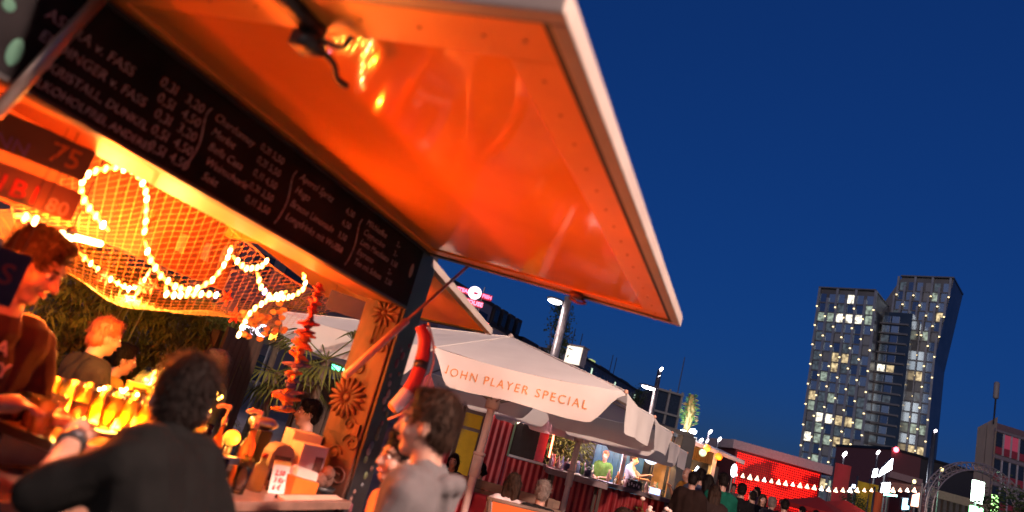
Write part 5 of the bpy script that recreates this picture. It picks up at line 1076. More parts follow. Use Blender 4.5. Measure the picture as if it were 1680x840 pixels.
# ================================================================== CROWD
CR = [('heavy dark-haired man in a dark brown jacket seen from behind in the crowd', 1138, 788, 11.5, 60, (0.018, 0.009, 0.007), 'dark', 1, 1.1, 0),
      ('bald man in an orange shirt standing at the lit menu panel', 1126, 778, 15.5, 200, (0.275, 0.125, 0.015), None, .5, 1, 0),
      ('man in a blue checked shirt in the crowd', 1150, 782, 13.5, 60, (0.050, 0.060, 0.100), 'dark', 1, 1, 0),
      ('dark-haired woman in a black top beside the checked shirt', 1160, 792, 12.5, 100, (0.010, 0.006, 0.007), 'dark', 1, 1, 1),
      ('curly-haired person in a bright green shirt', 1186, 790, 12.3, 80, (0.005, 0.080, 0.050), 'dark', .5, 1, 0),
      ('woman with long brown hair in front of the green shirt', 1172, 808, 11.6, 80, (0.025, 0.015, 0.013), 'brown', 1, 1, 1),
      ('person in a black coat right of the green shirt', 1217, 805, 14, 70, (0.006, 0.005, 0.006), 'dark', 1, 1, 0),
      ('man in a dark jacket left of the red banner crowd', 1234, 815, 17, 90, (0.009, 0.008, 0.010), 'dark', 1, 1, 0),
      ('woman in dark clothes facing the camera in the crowd', 1252, 820, 19, 260, (0.015, 0.007, 0.010), 'brown', 1, 1, 1),
      ('grey-haired person with shoulder bag in the crowd', 1268, 826, 16, 40, (0.025, 0.020, 0.025), 'grey', 1, 1, 0),
      ('dark figure with a raised collar below the red wall', 1287, 830, 15, 75, (0.006, 0.005, 0.005), 'dark', 1, 1.1, 0),
      ('person in a purple top at the edge of the crowd', 1241, 806, 26, 200, (0.040, 0.020, 0.045), 'dark', .5, 1, 1),
      ('person in a pale shirt far down the market lane', 1204, 800, 27, 250, (0.125, 0.090, 0.090), 'brown', .5, 1, 0),
      ('small far figure in red under the red umbrellas', 1315, 838, 24, 120, (0.100, 0.010, 0.010), 'dark', 1, 1, 0),
      ('small far figure in black under the string of lamps', 1338, 845, 22, 90, (0.010, 0.010, 0.010), 'dark', 1, 1, 0)]
for lb, px, py, Y, lk, col, hr_, sl, bu, hl in CR:
    bgp(lb, px, py, Y, math.radians(lk), col, hair=hr_, sleeve=sl, bulk=bu, hairlen=hl, vox=.0195, face=(Y < 16), tilt=random.uniform(-.12, .22), over=dict(rel=(.24, random.uniform(-.05, .14), 1.13), rwr=(random.uniform(.02, .25), random.uniform(.1, .32), random.uniform(.95, 1.35)), lel=(-.25, random.uniform(-.05, .12), 1.13)))
# ================================================================== RED LED HALL, LAMP STRING, BANNERS
LY = 80.0; l0, l1 = at(1207, 740, LY), at(1348, 776, LY)
t = thing('led_hall', ((l0.x + l1.x) / 2, LY + 4, 0), 'low hall with a glowing red LED wall and grey fascia', 'building')
obj('wall', MB().box((l0.x, LY, 0), (l1.x, LY + 9, 7.0)), mat('hall_wall', (.10, .02, .02), .6, var=.3), t)
obj('fascia', MB().box((l0.x - .6, LY - .5, 7.002), (l1.x + 2.0, LY + 9.2, 8.0)), paint((.42, .36, .36), .5), t, bevel=.03)
M_LED = [glow((1.0, .012, .006), 1.3), glow((1.0, .010, .006), .35), glow((.5, .01, .01), .05)]
leds = [MB(), MB(), MB()]; nx, nz_ = 40, 24
for i in range(nx):
    for j in range(nz_):
        x = l0.x + .2 + (l1.x - l0.x - .4) * (i + .5) / nx; z = .6 + 6.2 * (j + .5) / nz_
        v = noise.noise(Vector((i * .055 + j * .05, j * .12 - i * .02, 3.1))); k = 0 if v > -.08 else (1 if v > -.2 else 2)
        leds[k].box((x - .06, LY - .09, z - .07), (x + .06, LY - .032, z + .07))
for k in range(3):
    if leds[k].v: o = obj('led_rows', leds[k], M_LED[k], t); o['kind'] = 'stuff'
for i in range(10):
    x = l0.x + (l1.x - l0.x) * i / 10; obj('wall_panel', MB().box((x + .03, LY - .03, .3), (x + (l1.x - l0.x) / 10 - .03, LY - .001, 6.95)), mat('hall_panel', (.16, .006, .005), .4) if i == 0 else bpy.data.materials['hall_panel'], t)
lamp('led_wash', ((l0.x + l1.x) / 2, LY - 5, 5), 260, (1.0, .05, .03), t, 1.0)
# festoon lamps
ls = thing('lamp_string', at(1360, 800, 34), 'long string of white flame-shaped lamps over the market lane', 'light string'); wp = []
NB = 27
for k in range(NB):
    u = k / (NB - 1); px = 1207 + 305 * u; py = 777 + 27 * min(1, u * 1.9) ** .8; wp.append(at(px, py, 44 - 14 * u))
obj('wire', MB().tube(spline(wp, 3), .02, 4), M_BLACK, ls)
for k, p in enumerate(wp):
    if random.random() < .12: continue
    s_ = .10 + .05 * random.random(); s_ *= p.y / 40
    obj('lamp_bulb', MB().lathe(p - Vector((0, 0, s_ * .9)), [(s_ * .9, 0), (s_ * .95, s_ * .3), (s_ * .5, s_ * 1.1), (s_ * .12, s_ * 2.0)], 8), glow((1.0, .55, .35), 3) if k % 4 else glow((1.0, .78, .7), 4), ls, True)
for k in (0, NB - 1): q = wp[k]; obj('mast', MB().tube([(q.x, q.y, 0), (q.x, q.y, q.z + .3)], .06, 8), M_DSTEEL, ls)
lamp('festoon_light', at(1330, 795, 34), 40, (1.0, .6, .4), ls, .5); lamp('festoon_light', at(1450, 795, 29), 40, (1.0, .6, .4), ls, .5)
# blue-white sign at the end of the stall awning
c = at(1204, 772, 22.5); t = thing('blue_neon_sign', (c.x, c.y, 0), 'blue and white neon shell sign at the right end of the stall awning', 'sign')
for k in range(5): r = .05 + .028 * k; obj('neon_loop', MB().tube([c + Vector((r * .55 * math.cos(w * .4), 0, r * 1.25 * math.sin(w * .4))) for w in range(17)], .012, 5), glow((.35, .5, 1.0) if k % 2 else (.85, .9, 1.0), 2.5), t, True)
obj('post', MB().tube([(c.x, c.y + .05, 0), (c.x, c.y + .05, c.z + .2)], .04, 8), M_DSTEEL, t)
# flood lamps on masts over the stalls
def mast_lamp(px, py, Y, heads, label, r=.05, tall=0.0, col=(1.0, .86, .95), power=0):
    c = at(px, py, Y); t = thing('flood_mast', (c.x, c.y, 0), label, 'street lamp'); obj('mast', MB().tube([(c.x, c.y, 0), (c.x, c.y, c.z + tall)], [r * 1.3, r], 8), M_DSTEEL, t, True)
    for hx, hz, s_ in heads:
        p = c + Vector((hx, -.1, hz)); h = obj('lamp_head', MB().ell(p, (s_ * .26, s_ * .22, s_ * .55), 10, 7, Matrix.Rotation(.5, 3, 'Y')), glow(col, 7), t, True); obj('bracket', MB().tube([p + Vector((0, .05, 0)), Vector((c.x, c.y, p.z - .1))], .02, 5), M_DSTEEL, h)
    if power: lamp('mast_light', c + Vector((0, -.6, 0)), power, col, t, .3)
    return t
mast_lamp(1163, 708, 40, [(.05, 0, .28), (-.02, -.55, .2)], 'mast with two white flood lamps just right of the roof sculpture', power=150)
mast_lamp(1178, 723, 44, [(.05, .1, .3)], 'mast with one white flood lamp right of the twin-lamp mast')
mast_lamp(1152, 724, 36, [(-.1, .0, .3)], 'low flood lamp glowing behind the stall awning edge')
mast_lamp(1083, 606, 48, [(.05, 0, .36), (.0, -.5, .26)], 'tall mast with twin flood lamps beside the office block', r=.16)
mast_lamp(1533, 708, 60, [(.0, .0, .42)], 'lone tall mast lamp right of the towers', r=.2)
mast_lamp(1385, 745, 70, [(.0, .0, .6)], 'pointed white lamp on the red banner mast', r=.1)
mast_lamp(1440, 742, 75, [(.0, .0, .5)], 'white lamp in front of the towers\' dark gap', r=.1)
# street lamps with arms
def street_lamp(px, py, Y, px2, label, r, power):
    c = at(px, py, Y); q = at(px2, py + 8, Y); t = thing('street_lamp', (q.x, q.y, 0), label, 'street lamp')
    obj('pole', MB().tube([(q.x, q.y, 0), (q.x, q.y, q.z + .35)], [r * 1.25, r], 14), mat('pole_paint', (.20, .17, .17), .35, .4) if 'pole_paint' not in bpy.data.materials else bpy.data.materials['pole_paint'], t, True)
    obj('arm', MB().tube([(q.x, q.y, q.z + .05), (c.x, c.y, c.z + .1)], r * .4, 8), M_DSTEEL, t, True)
    obj('lamp_housing', MB().ell(c + Vector((0, 0, .10)), (.30 * Y / 22, .18, .07), 14, 8), M_DSTEEL, t, True)
    obj('lens', MB().ell(c + Vector((0, 0, .03)), (.24 * Y / 22, .15, .085), 14, 8), glow((1.0, .90, .92), 16), t, True)
    lamp('street_light', c - Vector((.25, .5, .5)), power, (1.0, .84, .78), t, .25)
    return t
street_lamp(910, 496, 22, 929, 'bright street lamp on a thick grey pole just right of the orange flap tip', .13, 60)
street_lamp(1064, 637, 34, 1074, 'smaller lit street lamp in front of the office block, right of the parasol', .09, 60)
# added unseen street lamp right of the camera, lighting parasol, hoodie and flap trim
lx, ly, lz = 5.4, -1.6, 7.0
t = thing('street_lamp', (lx + .9, ly, 0), 'added unseen street lamp right of the viewpoint, lighting parasol and flap trim', 'street lamp')
obj('pole', MB().tube([(lx + .9, ly, 0), (lx + .9, ly, lz + .3)], [.14, .1], 14), bpy.data.materials['pole_paint'], t, True); obj('arm', MB().tube([(lx + .9, ly, lz + .1), (lx, ly, lz + .12)], .045, 8), M_DSTEEL, t, True)
obj('lamp_housing', MB().ell((lx, ly, lz + .12), (.34, .18, .07), 14, 8), M_DSTEEL, t, True); obj('lens', MB().ell((lx, ly, lz + .05), (.26, .15, .05), 14, 8), glow((1.0, .75, .65), 16), t, True)
lamp('street_light', (lx - .1, ly, lz - .15), 5400, (1.0, .68, .56), t, .25)
# banners and billboards far right
def banner(px, py, Y, w, h, col, label, e=0):
    c = at(px, py, Y); t = thing('banner', (c.x, c.y, 0), label, 'banner'); obj('cloth', MB(frame(c)).grid(lambda u, v: (-w/2 + w * u, .08 * math.sin(u * 6 + v * 4), -h * v), 6, 10), cloth('banner_%d' % len(bpy.data.materials), col, .4), t, True)
    obj('mast', MB().tube([(c.x - w/2 - .08, c.y, 0), (c.x - w/2 - .08, c.y, c.z + .3)], .07, 8), M_DSTEEL, t, True)
banner(1384, 762, 55, 1.3, 4.2, (.6, .05, .06), 'tall red banner left of the yellow banners'); banner(1421, 792, 50, 1.2, 3.4, (.72, .48, .03), 'wide yellow banner in front of the towers')
banner(1435, 795, 50, .6, 3.4, (.72, .48, .03), 'narrow yellow banner right of the wide one'); banner(1443, 808, 48, .6, 3.0, (.7, .12, .04), 'orange-red banner beside the white billboard')
def billboard(pts, Y, col, s_, label):
    q = [at(px, py, Y) for px, py in pts]; c = sum(q, Vector()) / len(q); t = thing('billboard', (c.x, c.y, 0), label, 'billboard')
    obj('lit_face', MB().poly(q, (0, .05, 0)), glow(col, s_), t); obj('case', MB().poly([p + Vector((0, .055, 0)) + (p - c) * .06 for p in q], (0, .35, 0)), M_DSTEEL, t); obj('mast', MB().tube([(c.x, c.y + .2, 0), (c.x, c.y + .2, c.z)], .12, 8), M_DSTEEL, t)
    return t, c
t, c = billboard([(1442, 782), (1446, 770), (1465, 752), (1463, 770)], 66, (.85, .9, 1.0), 9, 'glaring white slanted billboard in front of the towers'); lamp('billboard_glow', c + Vector((0, -3, 0)), 150, (.85, .9, 1.0), t, 1.0)
billboard([(1431, 783), (1434, 770), (1440, 769), (1439, 782)], 66, (.9, .92, 1.0), 9, 'small glaring white board left of the slanted billboard')
t, c = billboard([(1445, 808), (1448, 792), (1461, 792), (1459, 808)], 60, (.85, .9, 1.0), 6, 'square white lit board above the mint awning'); lamp('board_glow', c + Vector((0, -3, 0)), 80, (.8, .9, 1.0), t, .8)
billboard([(1443, 812), (1443, 809), (1472, 812), (1472, 815)], 56, (.35, 1.0, .85), 4, 'thin mint-green lit awning edge'); billboard([(1480, 836), (1482, 818), (1492, 818), (1491, 836)], 52, (.35, .75, 1.0), 2.5, 'small blue-green lit window panel under the lamp string')
billboard([(1398, 800), (1399, 795), (1408, 796), (1407, 801)], 60, (.7, .8, 1.0), 5, 'tiny bluish lit sign left of the yellow banners')
billboard([(1495, 830), (1498, 812), (1512, 808), (1508, 832)], 45, (1.0, .45, .3), 3, 'salmon lit panel left of the truss arch')
for k, (px, py, Y) in enumerate([(1340, 836, 28), (1385, 840, 30)]):
    c = at(px, py, Y); t = thing('red_umbrella', (c.x, c.y, 0), 'red market umbrella ' + ('below the LED wall' if k == 0 else 'below the red banner'), 'umbrella')
    for i in range(8): a, b = 2 * math.pi * i / 8, 2 * math.pi * (i + 1) / 8; obj('panel', MB().add([c + Vector((0, 0, .5)), c + Vector((1.5 * math.cos(a), 1.5 * math.sin(a), 0)), c + Vector((1.5 * math.cos(b), 1.5 * math.sin(b), 0)), c + Vector((1.5 * math.cos(a), 1.5 * math.sin(a), -.15)), c + Vector((1.5 * math.cos(b), 1.5 * math.sin(b), -.15))], [(0, 1, 2), (1, 3, 4, 2)]), cloth('umb_red', (.45, .02, .02), .4) if 'umb_red' not in bpy.data.materials else bpy.data.materials['umb_red'], t)
    obj('pole', MB().tube([(c.x, c.y, 0), (c.x, c.y, c.z + .5)], .03, 8), M_WHITE, t)
# ================================================================== THE TWO LEANING GLASS TOWERS
def pane_mesh(name, w, h, m):
    mb = MB().box((-w/2, -.15, 0), (w/2, .02, h)); me = mb.mesh(name); me.materials.append(m); return me
M_FIN = mat('tower_fin', (.17, .20, .25), .4, .2, var=.2, scale=.3); M_CORE = mat('tower_core', (.08, .09, .11), .4, var=.3, scale=.2)
def panes(w, h):
    ms = [mat('pane_dark_%d' % len(bpy.data.materials), (.15, .23, .30), .2, .8, var=.3), mat('pane_blue_%d' % len(bpy.data.materials), (.26, .38, .47), .25, .75, var=.3), mat('pane_blind_%d' % len(bpy.data.materials), (.16, .19, .22), .5, var=.2),
          litglass('room_green_%d' % len(bpy.data.materials), (.62, .78, .62), .22), litglass('room_warm_%d' % len(bpy.data.materials), (1.0, .78, .42), .34), litglass('room_white_%d' % len(bpy.data.materials), (1.0, .93, .75), .8), litglass('room_dim_%d' % len(bpy.data.materials), (.25, .35, .42), .07)]
    return [pane_mesh('window', w, h, m) for m in ms]
def tower(ox, oy, yaw, Wd, Hh, cols, rows, label, lit, depth=19.0, lean=.034, kink=0.0, base=2):
    F = frame((ox, oy, 0), yaw); G = lambda p: F((p[0] + (Hh - p[2]) * lean + max(0, p[2] - 66) * kink, p[1], p[2]))
    t = thing('leaning_tower', F((Wd / 2, depth / 2, 0)), label, 'tower'); ph = (Hh - 3.0) / rows; cw = Wd / cols
    obj('core', MB(G).hexa([(0, .4, 0), (Wd, .4, 0), (Wd, depth, 0), (0, depth, 0)], [(0, .4, 66), (Wd, .4, 66), (Wd, depth, 66), (0, depth, 66)]).hexa([(0, .4, 66.01), (Wd, .4, 66.01), (Wd, depth, 66.01), (0, depth, 66.01)], [(0, .4, Hh), (Wd, .4, Hh), (Wd, depth, Hh), (0, depth, Hh)]), M_CORE, t)
    PM_ = panes(cw * .66, ph * .86); rot = Matrix.Rotation(yaw, 4, 'Z')
    for me in PM_: me.transform(rot)
    sp = MB().box((-Wd / 2, -.25, 0), (Wd / 2, .38, ph * .13)).mesh('floor_band'); sp.materials.append(M_FIN if False else M_CORE); sp.transform(rot)
    fin = MB().box((-cw * .13, -.75, 0), (cw * .13, -.02, 2 * ph - .15)).mesh('fin'); fin.materials.append(M_FIN); fin.transform(rot)
    bul = MB().box((-cw * .08, -1.0, 0), (cw * .08, -.76, .34)).mesh('fin_lamp'); bul.materials.append(glow((1.0, .74, .36), 1.6)); bul.transform(rot)
    for r in range(rows):
        z = Hh - 3.0 - (r + 1) * ph + 1.5
        if z < 6: continue
        put('floor_band', sp, G((Wd / 2, .0, z - ph * .15)), t)
        for c in range(cols):
            k = lit(r, c)
            put('window', PM_[k], G(((c + .5) * cw, .15, z)), t)
    for c in range(cols + 1):
        z = Hh - (c % 2) * ph - 2 * ph
        put('fin', fin, G((c * cw, 0, z + 2 * ph - (2 * ph - .15) - .0)), t)
        while z > 6:
            put('fin_lamp', bul, G((c * cw, 0, z - .1)), t); z -= 2 * ph
            if z > 4: put('fin', fin, G((c * cw, 0, z)), t)
    obj('roof_edge', MB(G).box((-.2, -.8, Hh + .01), (Wd + .2, depth, Hh + .5)), M_CORE, t)
    return t, F, G
RL = random.Random(3)
def litL(r, c):
    if r == 2: return [3, 3, 5, 5, 5, 3][c]
    if r == 0 and c == 3: return 5
    if r == 6 and 2 <= c <= 3: return 4
    if r in (12, 14, 18): return RL.choice([4, 4, 5, 3, 2])
    return RL.choices([0, 1, 2, 6, 4, 3], [6, 8, 2, 3, .7, .9])[0]
def litR(r, c):
    if r == 5: return [3, 4, 5, 5, 3, 2][c]
    if r in (14, 16): return RL.choice([4, 5, 4, 3])
    return RL.choices([0, 1, 2, 6, 4, 3], [6, 8, 2, 3, .5, .7])[0]
YAW = math.radians(-44.5)
tl_, FL, GL = tower(115.3, 245.0, YAW, 19.3, 84.0, 6, 22, 'left leaning glass tower with rows of lit windows and fin lamps', litL)
tr_, FR, GR = tower(143.0, 247.0, YAW, 16.9, 97.0, 6, 25, 'right, taller leaning glass tower with fin lamps', litR, lean=.005, kink=.115)
lk = obj('link_core', MB(FL).hexa([(19.4, 8, 0), (30, 8, 0), (30, 24, 0), (19.4, 24, 0)], [(20.6, 8, 79), (30, 8, 79), (30, 24, 79), (20.6, 24, 79)]), mat('link_glass', (.025, .04, .055), .15, var=.3, scale=.2, spec=.8), tl_)
LP = panes(2.3, 2.4)
for me in LP: me.transform(Matrix.Rotation(YAW, 4, 'Z'))
for r in range(20):
    z = 75 - r * 3.6
    if z < 6: break
    obj('link_band', MB(FL).box((20.0, 7.4, z - .7), (29, 7.9, z - .1)), M_CORE, tl_)
    for c in range(2): put('window', LP[RL.choices([0, 1, 6, 4, 5], [5, 4, 3, 1.6, .8])[0]], FL((22.0 + c * 2.9, 7.95, z)), tl_)
obj('slanted_flank', MB(FR).poly([(.3, .5, 0), (-8.5, .5, 0), (-6.5, .5, 76), (3.6, .5, 97)], (0, 10, 0)), M_CORE, tr_)
# ================================================================== RIGHT-HAND BUILDINGS
c0, c1 = at(1463, 738, 130), at(1512, 746, 130); t = thing('cinema_block', (c0.x, 138, 0), 'windowless dark brown block with a pale ledge in front of the right tower', 'building')
obj('wall', MB().box((c0.x, 130, 0), (c1.x, 150, c0.z)), paint((.12, .045, .05), .7), t); zz = at(1480, 780, 130).z
obj('ledge', MB().box((c0.x - .3, 129.2, zz - 1.0), (c1.x + .2, 129.95, zz + .2)), paint((.3, .2, .2), .6), t); obj('coping', MB().box((c0.x - .2, 129.8, c0.z + .002), (c1.x + .2, 150.2, c0.z + .5)), M_BLACK, t)
obj('warning_lamp', MB().ell((c0.x + .6, 129.6, c0.z + .2), (.5, .4, .5), 8, 6), glow((1.0, .08, .12), 6), t, True)
c0, c1 = at(1512, 752, 150), at(1640, 780, 150); t = thing('long_dark_block', (c0.x, 156, 0), 'long low dark building behind the truss arch', 'building')
obj('wall', MB().box((c0.x, 150, 0), (c1.x, 165, c0.z)), paint((.03, .03, .035), .7), t); obj('roof', MB().box((c0.x - .3, 149.6, c0.z + .002), (c1.x, 165.3, c0.z + .5)), M_BLACK, t)
for i in range(10): x = c0.x + 1.5 + i * (c1.x - c0.x - 3) / 10; obj('window', MB().box((x, 149.9, c0.z * .5), (x + .9, 149.99, c0.z * .5 + 1.6)), M_PANE, t)
g0, g1 = at(1604, 701, 98), at(1637, 684, 92)
t = thing('gabled_block', ((g0.x + g1.x) / 2, 100, 0), 'tan gable-ended office block with red panelled windows at the right edge', 'building')
M_TAN = mat('tan_render', (.62, .48, .30), .75, var=.12, scale=.4)
for a, b in ((0.0, .49), (.51, 1.0)):
    p, q = g0.lerp(g1, a), g0.lerp(g1, b); obj('gable_wall', MB().hexa([(p.x, p.y, 0), (q.x, q.y, 0), (q.x + 10, q.y + 13, 0), (p.x + 10, p.y + 13, 0)], [(p.x, p.y, p.z), (q.x, q.y, q.z), (q.x + 10, q.y + 13, q.z), (p.x + 10, p.y + 13, p.z)]), M_TAN, t)
e = Vector((.90, .43, 0)); Fb = frame((g1.x + .05, g1.y + .1, 0), math.radians(8)); Hb_ = g1.z - 1.6
obj('facade', MB(Fb).hexa([(0, .3, 0), (26, .3, 0), (36, 12, 0), (10.5, 12, 0)], [(0, .3, Hb_), (26, .3, Hb_), (36, 12, Hb_), (10.5, 12, Hb_)]), paint((.13, .11, .12), .6), t); obj('parapet', MB(Fb).hexa([(0, .05, Hb_ + .002), (26, .05, Hb_ + .002), (36, 12.2, Hb_ + .002), (10.5, 12.2, Hb_ + .002)], [(0, .05, Hb_ + .8), (26, .05, Hb_ + .8), (36, 12.2, Hb_ + .8), (10.5, 12.2, Hb_ + .8)]), paint((.16, .10, .11), .6), t)
M_RP = paint((.30, .035, .05), .5); M_MUL = paint((.4, .38, .42), .5)
wmesh = {}
for r in range(5):
    z = Hb_ - 3.4 - r * 3.6
    if z < 1: break
    obj('floor_band', MB(Fb).box((0, .1, z + 3.05), (26, .28, z + 3.5)), paint((.2, .17, .19), .6), t)
    for c in range(13):
        x = .3 + c * 1.25
        obj('window', MB(Fb).box((x, .18, z + 1.1), (x + .98, .29, z + 2.95)), M_PANE if (r, c) not in ((0, 1), (0, 2)) else glow((.6, .08, .14), .1), t); obj('panel', MB(Fb).box((x, .16, z + .1), (x + .98, .29, z + 1.05)), M_RP, t); obj('mullion', MB(Fb).box((x + 1.02, .08, z), (x + 1.2, .27, z + 3.0)), M_MUL, t)
m0_ = at(1640, 684, 92); obj('antenna', MB().tube([(m0_.x, m0_.y + 1, m0_.z - 1), (m0_.x, m0_.y + 1, m0_.z + 2.6)], .12, 6), M_BLACK, t); obj('antenna_drum', MB().lathe((m0_.x, m0_.y + 1, m0_.z + 2.6), [(.3, 0), (.35, .2), (.35, 2.2), (.2, 2.4)], 8), M_GREY, t, True)
c0, c1 = at(1520, 812, 70), at(1640, 838, 70); t = thing('arcade_row', (c0.x, 74, 0), 'low pale arcade of narrow bays behind the truss arch', 'building')
obj('lintel', MB().box((c0.x, 70, c0.z), (c1.x, 76, c0.z + .8)), paint((.30, .24, .16), .6), t); obj('back', MB().box((c0.x, 73, 0), (c1.x, 76, c0.z - .002)), M_BLACK, t)
for i in range(12): x = c0.x + (c1.x - c0.x) * i / 12; obj('pier', MB().box((x, 70.1, 0), (x + .35, 70.6, c0.z - .002)), paint((.10, .085, .07), .6), t)
c = at(1607, 812, 52); t = thing('green_sign', (c.x, c.y, 0), 'white and green glowing pharmacy-like sign right of the arch', 'sign')
obj('lit_box', MB().box((c.x - .45, 52, c.z - .6), (c.x + .35, 52.3, c.z + 1.0)), glow((.75, 1.0, .80), 7), t, bevel=.05); obj('lit_box', MB().box((c.x - .5, 52, c.z - 2.0), (c.x + .4, 52.3, c.z - .9)), glow((.25, 1.0, .35), 4), t, bevel=.05); obj('lit_strip', MB().box((c.x + 1.1, 52, c.z - 1.5), (c.x + 1.5, 52.2, c.z + .3)), glow((.5, .9, .3), 1.5), t); obj('post', MB().tube([(c.x, 52.4, 0), (c.x, 52.4, c.z + .8)], .1, 8), M_DSTEEL, t); lamp('sign_glow', (c.x, 50, c.z), 300, (.5, 1.0, .6), t, .6)
# truss arch
AY = 40.0; L_, R__, Tp = at(1512, 845, AY), at(1690, 845, AY), at(1592, 757, AY); rad = (R__.x - L_.x) / 2; cxx = (R__.x + L_.x) / 2; czz = Tp.z - rad
t = thing('truss_arch', (cxx, AY, 0), 'round aluminium truss arch at the lower right', 'arch'); M_AL = paint((.42, .36, .34), .35, .6)
def arc(off, dy): return [Vector((cxx - (rad + off), AY + dy, 0)), Vector((cxx - (rad + off), AY + dy, czz * .5))] + [Vector((cxx - (rad + off) * math.cos(math.pi * i / 28), AY + dy, czz + (rad + off) * math.sin(math.pi * i / 28))) for i in range(29)] + [Vector((cxx + rad + off, AY + dy, czz * .5)), Vector((cxx + rad + off, AY + dy, 0))]
ch = [arc(0, -.25), arc(0, .25), arc(-.42, -.25), arc(-.42, .25)]
for a in ch: obj('chord', MB().tube(a, .036, 6), M_AL, t, True)
br = MB()
for i in range(len(ch[0]) - 1):
    for a, b in ((0, 2), (1, 3), (0, 1), (2, 3)): br.tube([ch[a][i], ch[b][i + 1]], .018, 4); br.tube([ch[b][i], ch[a][i]], .018, 4)
obj('lattice_bars', br, M_AL, t); t.children[-1]['kind'] = 'stuff'
for i, (px, py) in enumerate([(1545, 770), (1500, 790)]): 
    c = at(px, py, 55); bl_ = obj('globe_lamp', MB().ell(c, (.13, .13, .17), 8, 6), glow((1.0, .75, .35), 1.5), None, True); tag(bl_, ['small yellow globe lamp left of the arch top', 'small yellow globe lamp below the dark block'][i], 'lamp'); obj('post', MB().tube([(c.x, c.y + .2, 0), (c.x, c.y + .2, c.z)], .05, 6), M_DSTEEL, bl_)
# ================================================================== TREES
def tree(px, py, Y, R, zb, label, n=900, m=M_LEAFD, lean=(1, 1, 1.3)):
    c = at(px, py, Y); t = thing('tree', (c.x, c.y, 0), label, 'tree'); obj('trunk', MB().tube([(c.x, c.y, 0), (c.x + .1, c.y, c.z * .5), (c.x, c.y, c.z)], [R * .09, R * .07, R * .03], 8), M_BARK, t, True)
    for k in range(5):
        w = 2 * math.pi * k / 5; obj('limb', MB().tube([(c.x, c.y, c.z * .7), c + Vector((math.cos(w) * R * .6, math.sin(w) * R * .6, R * .3))], [R * .04, R * .01], 5), M_BARK, t)
    lf = MB(); cl = [c + Vector((random.uniform(-.7, .7) * R * lean[0], random.uniform(-.7, .7) * R, random.uniform(-.8, .8) * R * lean[2])) for _ in range(16)]
    for q in range(n):
        p = random.choice(cl) + Vector((random.gauss(0, .22), random.gauss(0, .22), random.gauss(0, .22))) * R; s_ = R * random.uniform(.05, .1)
        a = Vector((random.gauss(0, 1), random.gauss(0, 1), random.gauss(0, 1))).normalized(); b = a.orthogonal().normalized(); lf.add([p - a * s_, p + b * s_ * .6, p + a * s_, p - b * s_ * .6], [(0, 1, 2, 3)])
    o = obj('crown', lf, m, t); o['kind'] = 'stuff'
tree(917, 548, 45, 1.3, 0, 'slim green street tree lit by the lamp behind the orange flap tip', 1500, lean=(.55, 1, 1.6))
tree(1047, 650, 60, 1.0, 0, 'small green tree at the right end of the office block', 800, lean=(.6, 1, 1.5)); tree(1672, 842, 34, 1.35, 0, 'dark tree at the lower right corner', 1600); tree(1404, 838, 48, 1.0, 0, 'dark bush-like tree below the yellow banners', 900)
# ================================================================== STREET OF HOUSES BEHIND THE PARASOL
SF = frame((-.56, 74.9, 0), math.radians(59))
def house(t0, t1, h, floors, cols, wall, label, roof=(.03, .028, .03), roofh=0.0, dormers=0, win=None, lit=.15, depth=11.0):
    t = thing('house', SF(((t0 + t1) / 2, depth / 2, 0)), label, 'house'); wm = paint(wall, .75, scale=.5)
    obj('wall', MB(SF).box((t0 + .02, 0, 0), (t1 - .02, depth, h)), wm, t); rm = paint(roof, .7)
    if roofh: r_ = obj('roof', MB(SF).hexa([(t0, -.3, h + .003), (t1, -.3, h + .003), (t1, depth, h + .003), (t0, depth, h + .003)], [(t0, 2.2, h + roofh), (t1, 2.2, h + roofh), (t1, depth - 1, h + roofh), (t0, depth - 1, h + roofh)]), rm, t)
    else: r_ = obj('roof', MB(SF).box((t0, -.15, h + .003), (t1, depth, h + .35)), rm, t)
    for k in range(dormers):
        x = t0 + (t1 - t0) * (k + .5) / dormers; w = (t1 - t0) / dormers * .34
        d_ = obj('dormer', MB(SF).box((x - w, -.15, h + .2), (x + w, 2.5, h + roofh * .92)), rm, t); obj('dormer_window', MB(SF).box((x - w * .7, -.25, h + .5), (x + w * .7, -.16, h + roofh * .75)), M_PANE, d_)
    for x in (t0 + (t1 - t0) * .3, t0 + (t1 - t0) * .8): obj('chimney', MB(SF).box((x, 4, h + roofh * .9), (x + .8, 4.8, h + roofh + 1.2)), paint((.08, .05, .05), .8), r_)
    for r in range(floors):
        z = h - (r + 1) * (h / floors) + .7
        for c in range(cols):
            x = t0 + (t1 - t0) * (c + .5) / cols; w = (t1 - t0) / cols * .30; hh = h / floors * .52
            li = random.random() < lit
            o = obj('window', MB(SF).box((x - w, -.05, z), (x + w, .03, z + hh)), glow((1.0, .8, .5), .5) if li else M_PANE, t); obj('window_frame', MB(SF).box((x - w - .08, -.08, z - .14), (x + w + .08, .02, z - .005)), M_TRIM, o)
    return t
house(-62, -30, 13.5, 4, 11, (.16, .15, .16), 'long grey apartment house seen under the fishing net', lit=.0)
house(-30, -9, 14.2, 4, 7, (.14, .13, .14), 'grey house hidden behind the bar post', lit=.0)
house(-9, 0, 14.6, 4, 3, (.20, .21, .26), 'blank grey-blue gable house under the steak house sign', lit=.0)
house(0, 7.5, 12.6, 4, 4, (.46, .38, .40), 'pale pink townhouse with dark dormer roof', roofh=2.6, dormers=4)
house(7.5, 14, 10.6, 3, 3, (.38, .30, .30), 'lower pink-grey townhouse with a dark steep roof', roofh=3.0, dormers=1)
house(14, 24, 10.8, 3, 4, (.10, .08, .08), 'dark townhouse with steep dormers left of the street tree', roofh=2.6, dormers=4)
t = house(27, 75, 15.0, 5, 16, (.16, .17, .20), 'long dark modern office block with strip windows', lit=.0)
